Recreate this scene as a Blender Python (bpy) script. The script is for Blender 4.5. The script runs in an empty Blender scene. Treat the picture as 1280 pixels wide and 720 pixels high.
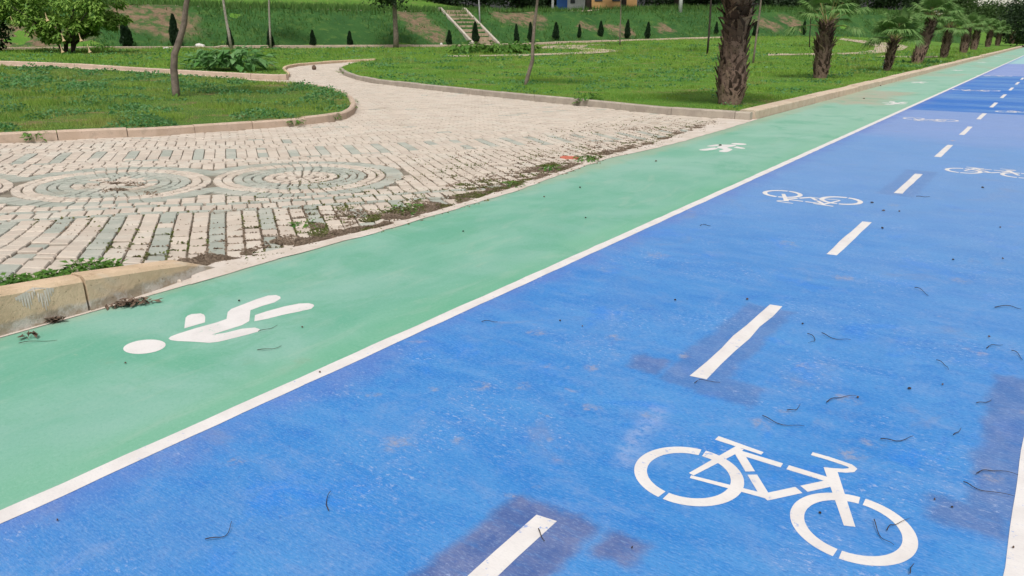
import bpy, bmesh, math, random
import numpy as np
from mathutils import Vector, Matrix
from mathutils.geometry import delaunay_2d_cdt

R_ = math.radians
scene = bpy.context.scene
COL = scene.collection
rng = np.random.default_rng(7)
random.seed(7)

# ------------------------------------------------------------------ camera
F, HC = 940.0, 1.55
PITCH = math.atan((360 - 43) / F)
cp, sp = math.cos(PITCH), math.sin(PITCH)
YAW = R_(35.131)
cyw, syw = math.cos(YAW), math.sin(YAW)
cd = bpy.data.cameras.new('camera')
cam = bpy.data.objects.new('camera', cd)
COL.objects.link(cam)
cam.location = (0, 0, HC)
cam.rotation_euler = (math.pi / 2 - PITCH, 0, YAW)
cd.sensor_width = 36
cd.lens = 36 * F / 1280
cd.clip_start = 0.05
cd.clip_end = 4000
scene.camera = cam

# ------------------------------------------------------------------ light
SUN_EL, SUN_AZ = 58, 150            # azimuth measured clockwise from +Y
world = bpy.data.worlds.new('World')
scene.world = world
world.use_nodes = True
wt = world.node_tree
wt.nodes.clear()
wo = wt.nodes.new('ShaderNodeOutputWorld')
wb = wt.nodes.new('ShaderNodeBackground')
sky = wt.nodes.new('ShaderNodeTexSky')
sky.sky_type = 'NISHITA'
sky.sun_disc = False
sky.sun_elevation = R_(SUN_EL)
sky.sun_rotation = R_(SUN_AZ)
sky.dust_density = 6
sky.air_density = 1.0
hs = wt.nodes.new('ShaderNodeHueSaturation')
hs.inputs['Saturation'].default_value = 0.22
wt.links.new(sky.outputs[0], hs.inputs['Color'])
wt.links.new(hs.outputs[0], wb.inputs[0])
wb.inputs[1].default_value = 0.105
wt.links.new(wb.outputs[0], wo.inputs[0])
sd = bpy.data.lights.new('sun', 'SUN')
sd.energy = 2.0
sd.angle = R_(11)
sd.color = (1.0, 0.95, 0.88)
sun = bpy.data.objects.new('sun', sd)
COL.objects.link(sun)
az = R_(SUN_AZ)
sv = Vector((math.sin(az) * math.cos(R_(SUN_EL)), math.cos(az) * math.cos(R_(SUN_EL)), math.sin(R_(SUN_EL))))
sun.rotation_euler = (-sv).to_track_quat('-Z', 'Y').to_euler()
scene.view_settings.view_transform = 'Standard'
scene.view_settings.look = 'None'
scene.view_settings.exposure = 0.2
scene.view_settings.gamma = 1
scene.view_settings.use_curve_mapping = False
scene.cycles.max_bounces = 6
scene.cycles.use_adaptive_sampling = True

# ------------------------------------------------------------------ terrain
def sm(a, b, x):
    t = min(1, max(0, (x - a) / (b - a)))
    return t * t * (3 - 2 * t)

C55, S55 = math.cos(R_(55)), math.sin(R_(55))
def foot(X, Y):                       # distance past the foot of the embankment
    L, D = X * cyw + Y * syw, -X * syw + Y * cyw
    return (D - 68.2 - 0.563 * L) / 1.1476, L, D

def base(X, Y):                       # plaza and lawn level
    if X > -4.45:
        return 0.0
    e, L, D = foot(X, Y)
    b = 0.45 + 0.75 * sm(-5, 25, L)
    z = b * sm(-38, 0, e) * sm(5, 22, -X)
    q = (X + 6.88) * C55 + (Y - 5.6) * S55
    s = math.log1p(math.exp(-q * 2.5)) / 2.5 if q > -20 else -q
    z += 0.2 * (1 - math.exp(-0.033 * s / 0.2)) * sm(4.6, 5.6, -X)
    z += 0.17 * sm(3.15, 1.4, Y) * sm(7.2, 4.7, -X) * sm(4.43, 4.58, -X)
    return z

def bank(X, Y):
    e, L, D = foot(X, Y)
    t = min(1, max(0, e / 6.5))
    return (3.0 * (0.75 * t + 0.25 * t * t * (3 - 2 * t)) + (0.11 - 0.07 * sm(-14, 2, L)) * min(24, max(0, e - 8.5))) * sm(6, 16, -X)

def ground_z(X, Y):
    return base(X, Y) + bank(X, Y)

def ray(px, py):
    x, y = (px - 640) / F, (py - 360) / F
    fw, up = cp - y * sp, -(sp + y * cp)
    return x * cyw - fw * syw, x * syw + fw * cyw, up

def at(px, py, dz=0.0):               # survey: the point of the ground seen at a photo pixel
    dx, dy, up = ray(px, py)
    t, st = 1.2, 0.02
    while t < 320:
        if HC + t * up - dz <= ground_z(dx * t, dy * t):
            lo, hi = t - st, t
            for _ in range(18):
                m = (lo + hi) / 2
                if HC + m * up - dz <= ground_z(dx * m, dy * m): hi = m
                else: lo = m
            break
        t += st
        st = max(0.02, t * 0.004)
    return Vector((dx * t, dy * t, HC + t * up))

def on_row(px, X, py=60):             # the point of a line X = const seen in photo column px
    dx, dy, up = ray(px, py)
    t = X / dx
    return Vector((X, dy * t, ground_z(X, dy * t)))

def z_at(p, px, py):                  # height above p's foot of the photo pixel at p's depth
    dx, dy, up = ray(px, py)
    d = -p.x * syw + p.y * cyw
    t = d / (-dx * syw + dy * cyw)
    return HC + t * up - p.z

# ------------------------------------------------------------------ materials
class NT:
    def __init__(s, name, rough=0.8, spec=0.3):
        s.m = bpy.data.materials.new(name)
        s.m.use_nodes = True
        s.t = s.m.node_tree
        s.b = s.t.nodes['Principled BSDF']
        s.b.inputs['Roughness'].default_value = rough
        s.b.inputs['Specular IOR Level'].default_value = spec
        s.tc = s.t.nodes.new('ShaderNodeTexCoord')
        s.P = s.tc.outputs['Object']
    def _in(s, sock, v):
        if v is None: return
        if isinstance(v, bpy.types.NodeSocket): s.t.links.new(v, sock)
        else:
            if isinstance(v, (tuple, list)) and len(v) == 3 and sock.type == 'RGBA': v = (*v, 1)
            sock.default_value = v
    def map(s, sc=(1, 1, 1), rot=(0, 0, 0), loc=(0, 0, 0), v=None):
        n = s.t.nodes.new('ShaderNodeMapping')
        s._in(n.inputs[0], v or s.P)
        n.inputs['Scale'].default_value = sc
        n.inputs['Rotation'].default_value = rot
        n.inputs['Location'].default_value = loc
        return n.outputs[0]
    def noise(s, scale, detail=3, rough=0.55, v=None, dist=0.0, col=False):
        n = s.t.nodes.new('ShaderNodeTexNoise')
        s._in(n.inputs['Vector'], v or s.P)
        n.inputs['Scale'].default_value = scale
        n.inputs['Detail'].default_value = detail
        n.inputs['Roughness'].default_value = rough
        n.inputs['Distortion'].default_value = dist
        return n.outputs['Color' if col else 'Fac']
    def vor(s, scale, v=None, out='Distance'):
        n = s.t.nodes.new('ShaderNodeTexVoronoi')
        s._in(n.inputs['Vector'], v or s.P)
        n.inputs['Scale'].default_value = scale
        return n.outputs[out]
    def math(s, op, a, b=None, c=None):
        n = s.t.nodes.new('ShaderNodeMath')
        n.operation = op
        s._in(n.inputs[0], a); s._in(n.inputs[1], b)
        if c is not None: s._in(n.inputs[2], c)
        return n.outputs[0]
    def rng(s, v, a, b, c=0.0, d=1.0, smooth=True):
        n = s.t.nodes.new('ShaderNodeMapRange')
        if smooth: n.interpolation_type = 'SMOOTHSTEP'
        s._in(n.inputs[0], v)
        for i, q in enumerate((a, b, c, d)): n.inputs[i + 1].default_value = q
        return n.outputs[0]
    def mix(s, f, a, b, mode='MIX'):
        n = s.t.nodes.new('ShaderNodeMix')
        n.data_type = 'RGBA'
        n.blend_type = mode
        s._in(n.inputs['Factor'], f)
        s._in(n.inputs[6], a); s._in(n.inputs[7], b)
        return n.outputs[2]
    def sep(s, v=None):
        n = s.t.nodes.new('ShaderNodeSeparateXYZ')
        s._in(n.inputs[0], v or s.P)
        return n.outputs
    def attr(s, name):
        n = s.t.nodes.new('ShaderNodeAttribute')
        n.attribute_name = name
        return n.outputs['Fac']
    def island(s):
        n = s.t.nodes.new('ShaderNodeNewGeometry')
        return n.outputs['Random Per Island']
    def color(s, c): s._in(s.b.inputs['Base Color'], c)
    def rough(s, v): s._in(s.b.inputs['Roughness'], v)
    def bump(s, h, strength=0.3, dist=0.01):
        n = s.t.nodes.new('ShaderNodeBump')
        n.inputs['Strength'].default_value = strength
        n.inputs['Distance'].default_value = dist
        s._in(n.inputs['Height'], h)
        s.t.links.new(n.outputs[0], s.b.inputs['Normal'])

M = {}
def plain(name, c1, c2, scale=4.0, rough=0.8, bump=0.2, detail=4, spec=0.3, bd=0.01):
    n = NT(name, rough, spec)
    f = n.noise(scale, detail)
    n.color(n.mix(n.rng(f, 0.3, 0.7), c1, c2))
    if bump: n.bump(n.noise(scale * 6, 3), bump, bd)
    M[name] = n.m
    return n

def rect_mask(n, warp, x0, x1, y0, y1, soft=0.02):
    x, y = warp
    a = n.math('MULTIPLY', n.rng(x, x0 - soft, x0 + soft), n.rng(x, x1 - soft, x1 + soft, 1, 0))
    b = n.math('MULTIPLY', n.rng(y, y0 - soft, y0 + soft), n.rng(y, y1 - soft, y1 + soft, 1, 0))
    return n.math('MULTIPLY', a, b)

# --- blue cycle lane paint
def make_blue():
    n = NT('blue_paint', 0.62, 0.35)
    sx, sy, _ = n.sep()
    st = n.noise(1.0, 6, 0.68, n.map((1.1, 3.4, 1)), 0.9)             # brush streaks across the lane
    st2 = n.noise(1.0, 5, 0.65, n.map((2.2, 15, 1)), 0.5)
    big = n.noise(0.9, 5, 0.6, None, 0.8)
    mot = n.noise(5.5, 6, 0.72, None, 0.6)
    c = n.mix(n.rng(st, 0.3, 0.7), (0.022, 0.180, 0.51), (0.058, 0.240, 0.55))
    c = n.mix(n.rng(st2, 0.48, 0.75, 0, 0.45), c, (0.13, 0.27, 0.55))
    c = n.mix(n.rng(big, 0.50, 0.72, 0, 0.5), c, (0.080, 0.215, 0.48))
    c = n.mix(n.rng(n.noise(2.3, 5, 0.65, None, 0.5), 0.54, 0.70, 0, 0.6), c, (0.014, 0.185, 0.62))
    c = n.mix(n.rng(mot, 0.50, 0.70, 0, 0.5), c, (0.15, 0.27, 0.52))
    c = n.mix(n.rng(mot, 0.30, 0.46, 0.4, 0), c, (0.012, 0.13, 0.48))
    # the old coat is paler and greyer from about seven metres on, with two freshly painted lengths
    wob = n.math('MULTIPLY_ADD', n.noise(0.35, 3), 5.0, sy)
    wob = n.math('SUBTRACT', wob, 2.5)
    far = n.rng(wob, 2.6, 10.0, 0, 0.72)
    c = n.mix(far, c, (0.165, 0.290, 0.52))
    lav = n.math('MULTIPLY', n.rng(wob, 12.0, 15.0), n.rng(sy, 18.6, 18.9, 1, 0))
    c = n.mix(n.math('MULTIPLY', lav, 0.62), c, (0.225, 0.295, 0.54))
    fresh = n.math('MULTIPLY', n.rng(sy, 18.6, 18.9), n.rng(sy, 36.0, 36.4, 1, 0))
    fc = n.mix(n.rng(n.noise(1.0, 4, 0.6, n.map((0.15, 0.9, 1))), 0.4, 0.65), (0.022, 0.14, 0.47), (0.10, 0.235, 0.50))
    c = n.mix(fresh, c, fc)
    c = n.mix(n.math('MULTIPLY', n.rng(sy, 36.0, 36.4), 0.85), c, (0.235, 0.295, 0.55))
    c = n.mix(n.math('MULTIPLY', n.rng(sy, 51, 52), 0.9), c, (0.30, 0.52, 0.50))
    # grey-blue repaint patches with ragged edges
    wn = n.noise(5, 4, 0.6)
    wx = n.math('MULTIPLY_ADD', wn, 0.12, n.math('SUBTRACT', sx, 0.06))
    wy = n.math('MULTIPLY_ADD', n.noise(9, 5, 0.65, n.map((1, 1, 1), (0, 0, 0), (7, 3, 0))), 0.12, n.math('SUBTRACT', sy, 0.06))
    tot = None
    for (x0, x1, y0, y1, k) in PATCH:
        m = n.math('MULTIPLY', rect_mask(n, (wx, wy), x0, x1, y0, y1, 0.03), k)
        tot = m if tot is None else n.math('MAXIMUM', tot, m)
    pc = n.mix(n.rng(n.noise(7, 4), 0.35, 0.65), (0.060, 0.110, 0.29), (0.125, 0.165, 0.33))
    tot = n.math('MULTIPLY', tot, n.rng(n.noise(1.0, 5, 0.75, n.map((9, 30, 1))), 0.25, 0.5, 0.6, 1.0))
    c = n.mix(tot, c, pc)
    scr = n.math('MULTIPLY', rect_mask(n, (n.math('MULTIPLY_ADD', sy, 0.12, wx), wy), -0.86, -0.80, 2.28, 2.80, 0.06), n.rng(n.noise(20, 5, 0.7), 0.35, 0.6))
    c = n.mix(n.math('MULTIPLY', scr, 0.5), c, (0.42, 0.45, 0.58))
    # greyer band beside the edge line
    edge = n.math('MULTIPLY', n.rng(n.math('MULTIPLY_ADD', n.noise(2.5, 5, 0.65), 0.7, sx), -2.36, -1.98, 1, 0), 0.6)
    c = n.mix(edge, c, (0.115, 0.17, 0.45))
    # coating rubbed off to bare mortar
    sp1 = n.noise(3.2, 5, 0.55, n.map((1, 1, 1), (0, 0, 0), (3.3, 1.7, 0)), 0.3)
    spot = n.rng(sp1, 0.665, 0.76)
    gate = n.rng(n.noise(0.7, 2, 0.5, n.map((1, 1, 1), (0, 0, 0), (11, 4, 0))), 0.42, 0.6)
    c = n.mix(n.math('MULTIPLY', n.math('MULTIPLY', spot, gate), 0.8), c, (0.50, 0.36, 0.30))
    ex = None
    for (cx, cy_, r) in SPOTS:                                # larger worn-through spots
        dx_ = n.math('SUBTRACT', wx, cx); dy_ = n.math('SUBTRACT', wy, cy_)
        dd = n.math('SQRT', n.math('ADD', n.math('MULTIPLY', dx_, dx_), n.math('MULTIPLY', dy_, dy_)))
        m = n.rng(dd, r * 0.35, r * 1.25, 1, 0)
        ex = m if ex is None else n.math('MAXIMUM', ex, m)
    ex = n.math('MULTIPLY', ex, n.rng(n.noise(17, 6, 0.8), 0.42, 0.66, 0.0, 0.62))
    c = n.mix(ex, c, (0.36, 0.305, 0.29))
    sp2 = n.noise(26, 4, 0.7)
    fg = n.rng(n.noise(1.9, 4, 0.6, n.map((1, 1, 1), (0, 0, 0), (31, 8, 0))), 0.48, 0.62)
    c = n.mix(n.math('MULTIPLY', n.rng(n.noise(1.0, 5, 0.75, n.map((30, 55, 1))), 0.54, 0.66, 0, 0.75), fg), c, (0.34, 0.41, 0.60))
    c = n.mix(n.math('MULTIPLY', n.rng(n.noise(40, 3, 0.6), 0.30, 0.36, 0.35, 0), 1.0), c, (0.02, 0.09, 0.36))
    gr = n.noise(1.0, 4, 0.75, n.map((45, 130, 1)))              # grain of the broomed mortar under the coat
    c = n.mix(n.rng(gr, 0.50, 0.66, 0, 0.38), c, (0.25, 0.35, 0.56))
    c = n.mix(n.rng(gr, 0.34, 0.48, 0.38, 0), c, (0.012, 0.085, 0.34))
    dirt = n.rng(n.noise(1.6, 6, 0.7, n.map((1, 1, 1), (0, 0, 0), (21, 2, 0)), 0.7), 0.56, 0.74, 0, 0.38)
    c = n.mix(dirt, c, (0.22, 0.24, 0.36))
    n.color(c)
    wv = n.noise(1.0, 3, 0.6, n.map((6, 170, 1)))
    h = n.math('ADD', n.math('MULTIPLY', wv, 0.7), n.math('MULTIPLY', n.noise(140, 2), 0.6))
    n.bump(h, 0.55, 0.004)
    n.rough(n.rng(big, 0.3, 0.7, 0.55, 0.75))
    M['blue'] = n.m

# --- green footpath paint
def make_green():
    n = NT('green_paint', 0.6, 0.3)
    sx, sy, _ = n.sep()
    big = n.noise(0.7, 5, 0.6, None, 0.6)
    c = n.mix(n.rng(big, 0.35, 0.65), (0.120, 0.345, 0.245), (0.215, 0.405, 0.335))
    c = n.mix(n.rng(n.noise(1.0, 4, 0.6, n.map((3, 0.8, 1))), 0.45, 0.7, 0, 0.5), c, (0.22, 0.43, 0.335))
    edge = n.rng(n.math('MULTIPLY_ADD', n.noise(1.6, 4), 0.7, sx), -2.75, -2.35, 0, 0.55)
    c = n.mix(edge, c, (0.120, 0.365, 0.215))
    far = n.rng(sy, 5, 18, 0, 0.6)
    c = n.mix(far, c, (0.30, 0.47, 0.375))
    stain = n.math('MULTIPLY', n.rng(n.noise(0.5, 4, 0.6, n.map((1, 0.5, 1), (0, 0, 0), (2, 9, 0))), 0.5, 0.68), n.rng(sy, 17, 24))
    c = n.mix(n.math('MULTIPLY', stain, 0.5), c, (0.40, 0.33, 0.25))
    wx = n.math('MULTIPLY_ADD', n.noise(0.8, 5, 0.7), 1.6, n.math('SUBTRACT', sx, 0.8))
    wy = n.math('MULTIPLY_ADD', n.noise(0.4, 5, 0.7, n.map((1, 1, 1), (0, 0, 0), (7, 3, 0))), 5.0, n.math('SUBTRACT', sy, 2.5))
    stn = n.math('MULTIPLY', rect_mask(n, (wx, wy), -4.9, -3.35, 19.5, 24.5, 0.35), n.rng(n.noise(3, 5, 0.7), 0.3, 0.6, 0.45, 1.0))
    c = n.mix(n.math('MULTIPLY', stn, 0.75), c, (0.40, 0.31, 0.23))
    spt = n.rng(n.noise(9, 4, 0.6), 0.67, 0.76, 0, 0.5)
    c = n.mix(spt, c, (0.33, 0.42, 0.30))
    grim = n.rng(n.noise(2.6, 5, 0.65, n.map((1, 1, 1), (0, 0, 0), (5, 5, 0))), 0.6, 0.75, 0, 0.4)
    c = n.mix(grim, c, (0.22, 0.30, 0.22))
    scf = n.rng(n.noise(1.0, 6, 0.72, n.map((6, 1.3, 1), (0, 0, 0.5)), 0.8), 0.50, 0.70, 0, 0.42)
    c = n.mix(scf, c, (0.29, 0.42, 0.345))
    drk = n.rng(n.noise(1.3, 6, 0.7, n.map((1, 1, 1), (0, 0, 0), (9, 5, 2)), 0.5), 0.50, 0.68, 0, 0.6)
    c = n.mix(drk, c, (0.095, 0.325, 0.21))
    kb = n.rng(n.math('MULTIPLY_ADD', n.noise(3, 6, 0.7), -0.55, sx), -4.78, -4.52, 0.5, 0)
    c = n.mix(kb, c, (0.34, 0.36, 0.26))
    gr = n.noise(1.0, 4, 0.75, n.map((60, 60, 1)))
    c = n.mix(n.rng(gr, 0.52, 0.68, 0, 0.30), c, (0.29, 0.47, 0.37))
    c = n.mix(n.rng(gr, 0.33, 0.47, 0.30, 0), c, (0.08, 0.28, 0.18))
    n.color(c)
    n.bump(n.noise(120, 3), 0.35, 0.003)
    M['green'] = n.m

def make_white(name, under):
    n = NT(name, 0.6, 0.3)
    w = n.noise(30, 4, 0.7)
    c = n.mix(n.rng(n.noise(6, 4), 0.35, 0.7), (0.67, 0.645, 0.635), (0.60, 0.57, 0.56))
    chip = n.math('MULTIPLY', n.rng(w, 0.58, 0.66), n.rng(n.noise(5.3, 3), 0.48, 0.62))
    c = n.mix(n.rng(n.noise(1.0, 5, 0.75, n.map((45, 130, 1))), 0.50, 0.66, 0, 0.4), c, (0.50, 0.49, 0.50))
    n.color(n.mix(n.math('MULTIPLY', chip, 0.7), c, under))
    n.bump(n.noise(120, 2), 0.2, 0.003)
    M[name] = n.m

def make_brick(name, c1, c2, c3):
    n = NT(name, 0.85, 0.2)
    isl = n.island()
    c = n.mix(isl, c1, c2)
    c = n.mix(n.rng(n.noise(2.5, 4), 0.45, 0.7, 0, 0.7), c, c3)
    c = n.mix(n.rng(n.noise(22, 5, 0.7), 0.58, 0.72, 0, 0.6), c, tuple(x * 0.6 for x in c1))
    c = n.mix(n.rng(n.noise(1.1, 6, 0.7), 0.54, 0.72, 0, 0.5), c, (0.30, 0.25, 0.19))
    c = n.mix(n.rng(n.noise(6, 5, 0.7, n.map((1, 1, 1), (0, 0, 0), (2, 2, 2))), 0.55, 0.7, 0, 0.4), c, (0.40, 0.385, 0.33))
    n.color(c)
    n.bump(n.noise(60, 4), 0.5, 0.006)
    M[name] = n.m

def make_concrete(name, c1, c2, dirt, dk=0.7):
    n = NT(name, 0.85, 0.2)
    c = n.mix(n.rng(n.noise(3, 5, 0.6), 0.35, 0.65), c1, c2)
    c = n.mix(n.rng(n.noise(7, 5, 0.65, None, 0.5), 0.52, 0.7, 0, dk), c, dirt)
    c = n.mix(n.rng(n.noise(45, 3), 0.62, 0.7, 0, 0.5), c, tuple(x * 0.55 for x in c1))
    n.color(c)
    n.bump(n.noise(40, 5, 0.65), 0.5, 0.008)
    M[name] = n.m

def make_leaf(name, cols, scale=0.6, rough=0.6, trans=0.35, dry=None):
    n = NT(name, rough, 0.25)
    c = n.mix(n.rng(n.noise(scale, 4, 0.6), 0.35, 0.65), cols[0], cols[1])
    c = n.mix(n.math('MULTIPLY', n.island(), 0.8), c, cols[2])
    if dry: c = n.mix(n.rng(n.noise(dry, 6, 0.7, n.map((1, 1, 1), (0, 0, 0), (5, 3, 0))), 0.50, 0.66, 0, 0.75), c, (0.34, 0.33, 0.12))
    n.color(c)
    tb = n.t.nodes.new('ShaderNodeBsdfTranslucent')
    n.t.links.new(c, tb.inputs[0])
    mx = n.t.nodes.new('ShaderNodeMixShader')
    mx.inputs[0].default_value = trans
    out = n.t.nodes['Material Output']
    n.t.links.new(n.b.outputs[0], mx.inputs[1])
    n.t.links.new(tb.outputs[0], mx.inputs[2])
    n.t.links.new(mx.outputs[0], out.inputs[0])
    M[name] = n.m

def make_turf(name, soil, g1, g2, g3):
    n = NT(name, 0.9, 0.1)
    c = n.mix(n.rng(n.noise(0.5, 5, 0.6), 0.35, 0.65), g1, g2)
    c = n.mix(n.rng(n.noise(2.2, 5, 0.65), 0.5, 0.7, 0, 0.8), c, g3)
    c = n.mix(n.rng(n.noise(1.1, 5, 0.65, n.map((1, 1, 1), (0, 0, 0), (4, 8, 1))), 0.54, 0.68, 0, 0.85), c, soil)
    n.color(c)
    n.bump(n.noise(12, 5, 0.7), 0.8, 0.05)
    M[name] = n.m

# repaint patches: x0, x1, y0, y1, strength
SPOTS = [(-1.33, 1.86, .03), (-1.42, 2.28, .022), (-1.52, 2.44, .02), (-1.58, 2.45, .016), (-1.27, 1.98, .02), (-1.30, 3.38, .045), (-0.78, 3.60, .05), (-0.70, 3.05, .045), (-0.76, 2.90, .05), (-0.35, 3.0, .05), (-0.40, 2.86, .06), (-0.52, 3.35, .06), (0.05, 3.0, .06),
         (-2.28, 2.15, .03), (-2.10, 2.36, .03), (-1.95, 2.50, .06), (-1.78, 2.62, .05), (-1.62, 2.98, .05), (-2.1, 3.2, .06), (-1.7, 3.4, .05), (-1.9, 1.9, .07), (-2.3, 1.45, .04), (-1.7, 2.05, .04), (-1.42, 2.62, .05), (-1.2, 2.7, .03), (-0.95, 5.2, .08), (-1.5, 5.9, .09), (-2.2, 5.0, .10), (-1.08, 7.9, .08), (-0.3, 5.6, .08)]
PATCH = [(-1.31, -0.98, 0.6, 1.90, 1.0), (-0.95, -0.80, 1.76, 1.91, 1.0), (-1.50, -1.33, 3.09, 3.28, 0.7),
         (-1.31, -1.03, 3.05, 4.35, 0.5), (-1.10, -0.84, 3.02, 3.25, 0.5), (0.0, 0.20, 2.72, 4.05, 0.65), (-0.10, 0.14, 2.58, 2.76, 0.7),
         (-1.32, -0.98, 8.4, 10.2, 0.3), (0.04, 0.14, 1.6, 2.3, 0.5)]
make_blue(); make_green()
make_white('white_on_blue', (0.10, 0.24, 0.60)); make_white('white_on_green', (0.16, 0.45, 0.32))
make_brick('brick_pink', (0.545, 0.475, 0.405), (0.455, 0.39, 0.33), (0.52, 0.485, 0.425))
make_brick('brick_grey', (0.365, 0.38, 0.335), (0.30, 0.32, 0.28), (0.45, 0.435, 0.385))
def make_kerb_tan():
    n = NT('kerb_tan', 0.85, 0.2)
    _, sy, sz = n.sep()
    c = n.mix(n.rng(n.noise(5, 6, 0.65), 0.35, 0.65), (0.60, 0.455, 0.315), (0.50, 0.37, 0.25))
    c = n.mix(n.rng(n.noise(3, 5, 0.65, n.map((1, 1, 1), (0, 0, 0), (3, 1, 5)), 0.6), 0.54, 0.70, 0, 0.6), c, (0.50, 0.44, 0.36))
    c = n.mix(n.rng(n.noise(11, 5, 0.7), 0.58, 0.72, 0, 0.55), c, (0.36, 0.26, 0.165))
    zz = n.math('MULTIPLY_ADD', n.noise(6, 5, 0.7), 0.09, n.math('SUBTRACT', sz, 0.045))
    low = n.rng(zz, 0.055, 0.085, 1, 0)
    lc = n.mix(n.rng(n.noise(9, 5, 0.7), 0.4, 0.62), (0.30, 0.255, 0.20), (0.50, 0.475, 0.45))
    c = n.mix(n.math('MULTIPLY', low, 0.85), c, lc)
    c = n.mix(n.rng(n.noise(55, 3, 0.6), 0.62, 0.7, 0, 0.6), c, (0.20, 0.15, 0.10))
    n.color(c)
    n.bump(n.noise(35, 6, 0.7), 0.7, 0.010)
    M['kerb_tan'] = n.m
make_kerb_tan()
make_concrete('kerb_pale', (0.50, 0.39, 0.31), (0.45, 0.345, 0.265), (0.30, 0.25, 0.20), 0.5)
make_concrete('kerb_cream', (0.56, 0.46, 0.36), (0.50, 0.395, 0.30), (0.36, 0.28, 0.21), 0.5)
make_concrete('kerb_grey', (0.40, 0.35, 0.29), (0.33, 0.285, 0.24), (0.24, 0.21, 0.17), 0.5)
make_concrete('strip', (0.58, 0.52, 0.47), (0.51, 0.445, 0.385), (0.41, 0.34, 0.27), 0.5)
make_concrete('path_sand', (0.42, 0.36, 0.27), (0.37, 0.30, 0.22), (0.29, 0.24, 0.17))
make_concrete('joint_soil', (0.22, 0.19, 0.15), (0.15, 0.13, 0.10), (0.28, 0.245, 0.20))
make_turf('turf', (0.22, 0.15, 0.085), (0.095, 0.165, 0.035), (0.070, 0.140, 0.030), (0.14, 0.19, 0.045))
make_turf('turf_far', (0.19, 0.17, 0.07), (0.105, 0.215, 0.032), (0.080, 0.185, 0.028), (0.140, 0.235, 0.042))
BARE = [(185, 18, 3.0), (208, 30, 2.6), (165, 24, 1.6), (50, 50, 3.2), (515, 22, 1.8), (532, 40, 1.7), (548, 50, 1.3), (655, 22, 2.4), (632, 20, 1.6), (775, 40, 1.5), (735, 34, 1.2), (830, 36, 1.2), (960, 33, 1.7), (990, 30, 1.8)]
BARE = [(at(a, b).to_2d(), r) for a, b, r in BARE]
def make_bank_turf():
    n = NT('bank_turf', 0.9, 0.1)
    sx, sy, _ = n.sep()
    c = n.mix(n.rng(n.noise(0.35, 5, 0.6), 0.35, 0.65), (0.042, 0.110, 0.028), (0.030, 0.085, 0.024))
    c = n.mix(n.rng(n.noise(1.7, 5, 0.65), 0.5, 0.7, 0, 0.8), c, (0.085, 0.150, 0.036))
    wx = n.math('MULTIPLY_ADD', n.noise(0.5, 5, 0.7), 4.0, n.math('SUBTRACT', sx, 2.0))
    wy = n.math('MULTIPLY_ADD', n.noise(0.5, 5, 0.7, n.map((1, 1, 1), (0, 0, 0), (7, 3, 0))), 4.0, n.math('SUBTRACT', sy, 2.0))
    ex = None
    for p, r in BARE:
        dx_ = n.math('SUBTRACT', wx, p.x); dy_ = n.math('SUBTRACT', wy, p.y)
        dd = n.math('SQRT', n.math('ADD', n.math('MULTIPLY', dx_, dx_), n.math('MULTIPLY', dy_, dy_)))
        m = n.rng(dd, r * 0.55, r * 1.1, 1, 0)
        ex = m if ex is None else n.math('MAXIMUM', ex, m)
    ex = n.math('MULTIPLY', ex, n.rng(n.noise(1.5, 5, 0.7), 0.38, 0.58, 0.1, 0.95))
    so = n.mix(n.rng(n.noise(2.5, 5, 0.7), 0.35, 0.65), (0.23, 0.155, 0.105), (0.15, 0.105, 0.07))
    c = n.mix(ex, c, so)
    n.color(c)
    n.bump(n.noise(6, 5, 0.7), 0.8, 0.08)
    M['bank_turf'] = n.m
make_bank_turf()
make_leaf('grass_blade', [(0.215, 0.360, 0.045), (0.085, 0.240, 0.040), (0.320, 0.420, 0.100)], 0.55, dry=0.7)
make_leaf('grass_far', [(0.205, 0.360, 0.040), (0.085, 0.240, 0.036), (0.260, 0.390, 0.070)], 0.25, dry=0.45)
make_leaf('bank_blade', [(0.052, 0.155, 0.032), (0.075, 0.185, 0.036), (0.12, 0.20, 0.05)], 0.3)
make_leaf('clover', [(0.055, 0.205, 0.050), (0.080, 0.240, 0.065), (0.170, 0.310, 0.140)], 1.5)
make_leaf('weed', [(0.075, 0.200, 0.025), (0.045, 0.145, 0.025), (0.14, 0.26, 0.045)], 5)
make_leaf('tree_dark', [(0.018, 0.036, 0.018), (0.025, 0.050, 0.020), (0.035, 0.065, 0.022)], 0.7)
make_leaf('tree_mid', [(0.035, 0.075, 0.022), (0.05, 0.10, 0.025), (0.07, 0.12, 0.03)], 0.7)
make_leaf('cypress_leaf', [(0.012, 0.032, 0.016), (0.018, 0.042, 0.018), (0.022, 0.052, 0.018)], 3)
make_leaf('trumpet_leaf', [(0.160, 0.310, 0.045), (0.100, 0.220, 0.038), (0.28, 0.41, 0.085)], 0.8)
make_leaf('big_leaf', [(0.060, 0.200, 0.036), (0.100, 0.255, 0.060), (0.20, 0.36, 0.15)], 2.0, 0.4)
make_leaf('palm_leaf', [(0.130, 0.255, 0.070), (0.100, 0.21, 0.058), (0.21, 0.32, 0.11)], 0.8, 0.5)
make_leaf('flower_cream', [(0.70, 0.58, 0.35), (0.75, 0.62, 0.45), (0.65, 0.45, 0.25)], 4)
make_leaf('moss', [(0.10, 0.13, 0.035), (0.15, 0.12, 0.07), (0.17, 0.20, 0.05)], 3)
make_leaf('dry_soil', [(0.26, 0.20, 0.15), (0.19, 0.14, 0.10), (0.34, 0.27, 0.205)], 3, 0.9)
plain('bark_grey', (0.25, 0.20, 0.165), (0.15, 0.12, 0.10), 8, 0.9, 0.7, bd=0.03)
plain('bark_pale', (0.38, 0.34, 0.30), (0.26, 0.23, 0.20), 8, 0.9, 0.6, bd=0.03)
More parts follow.
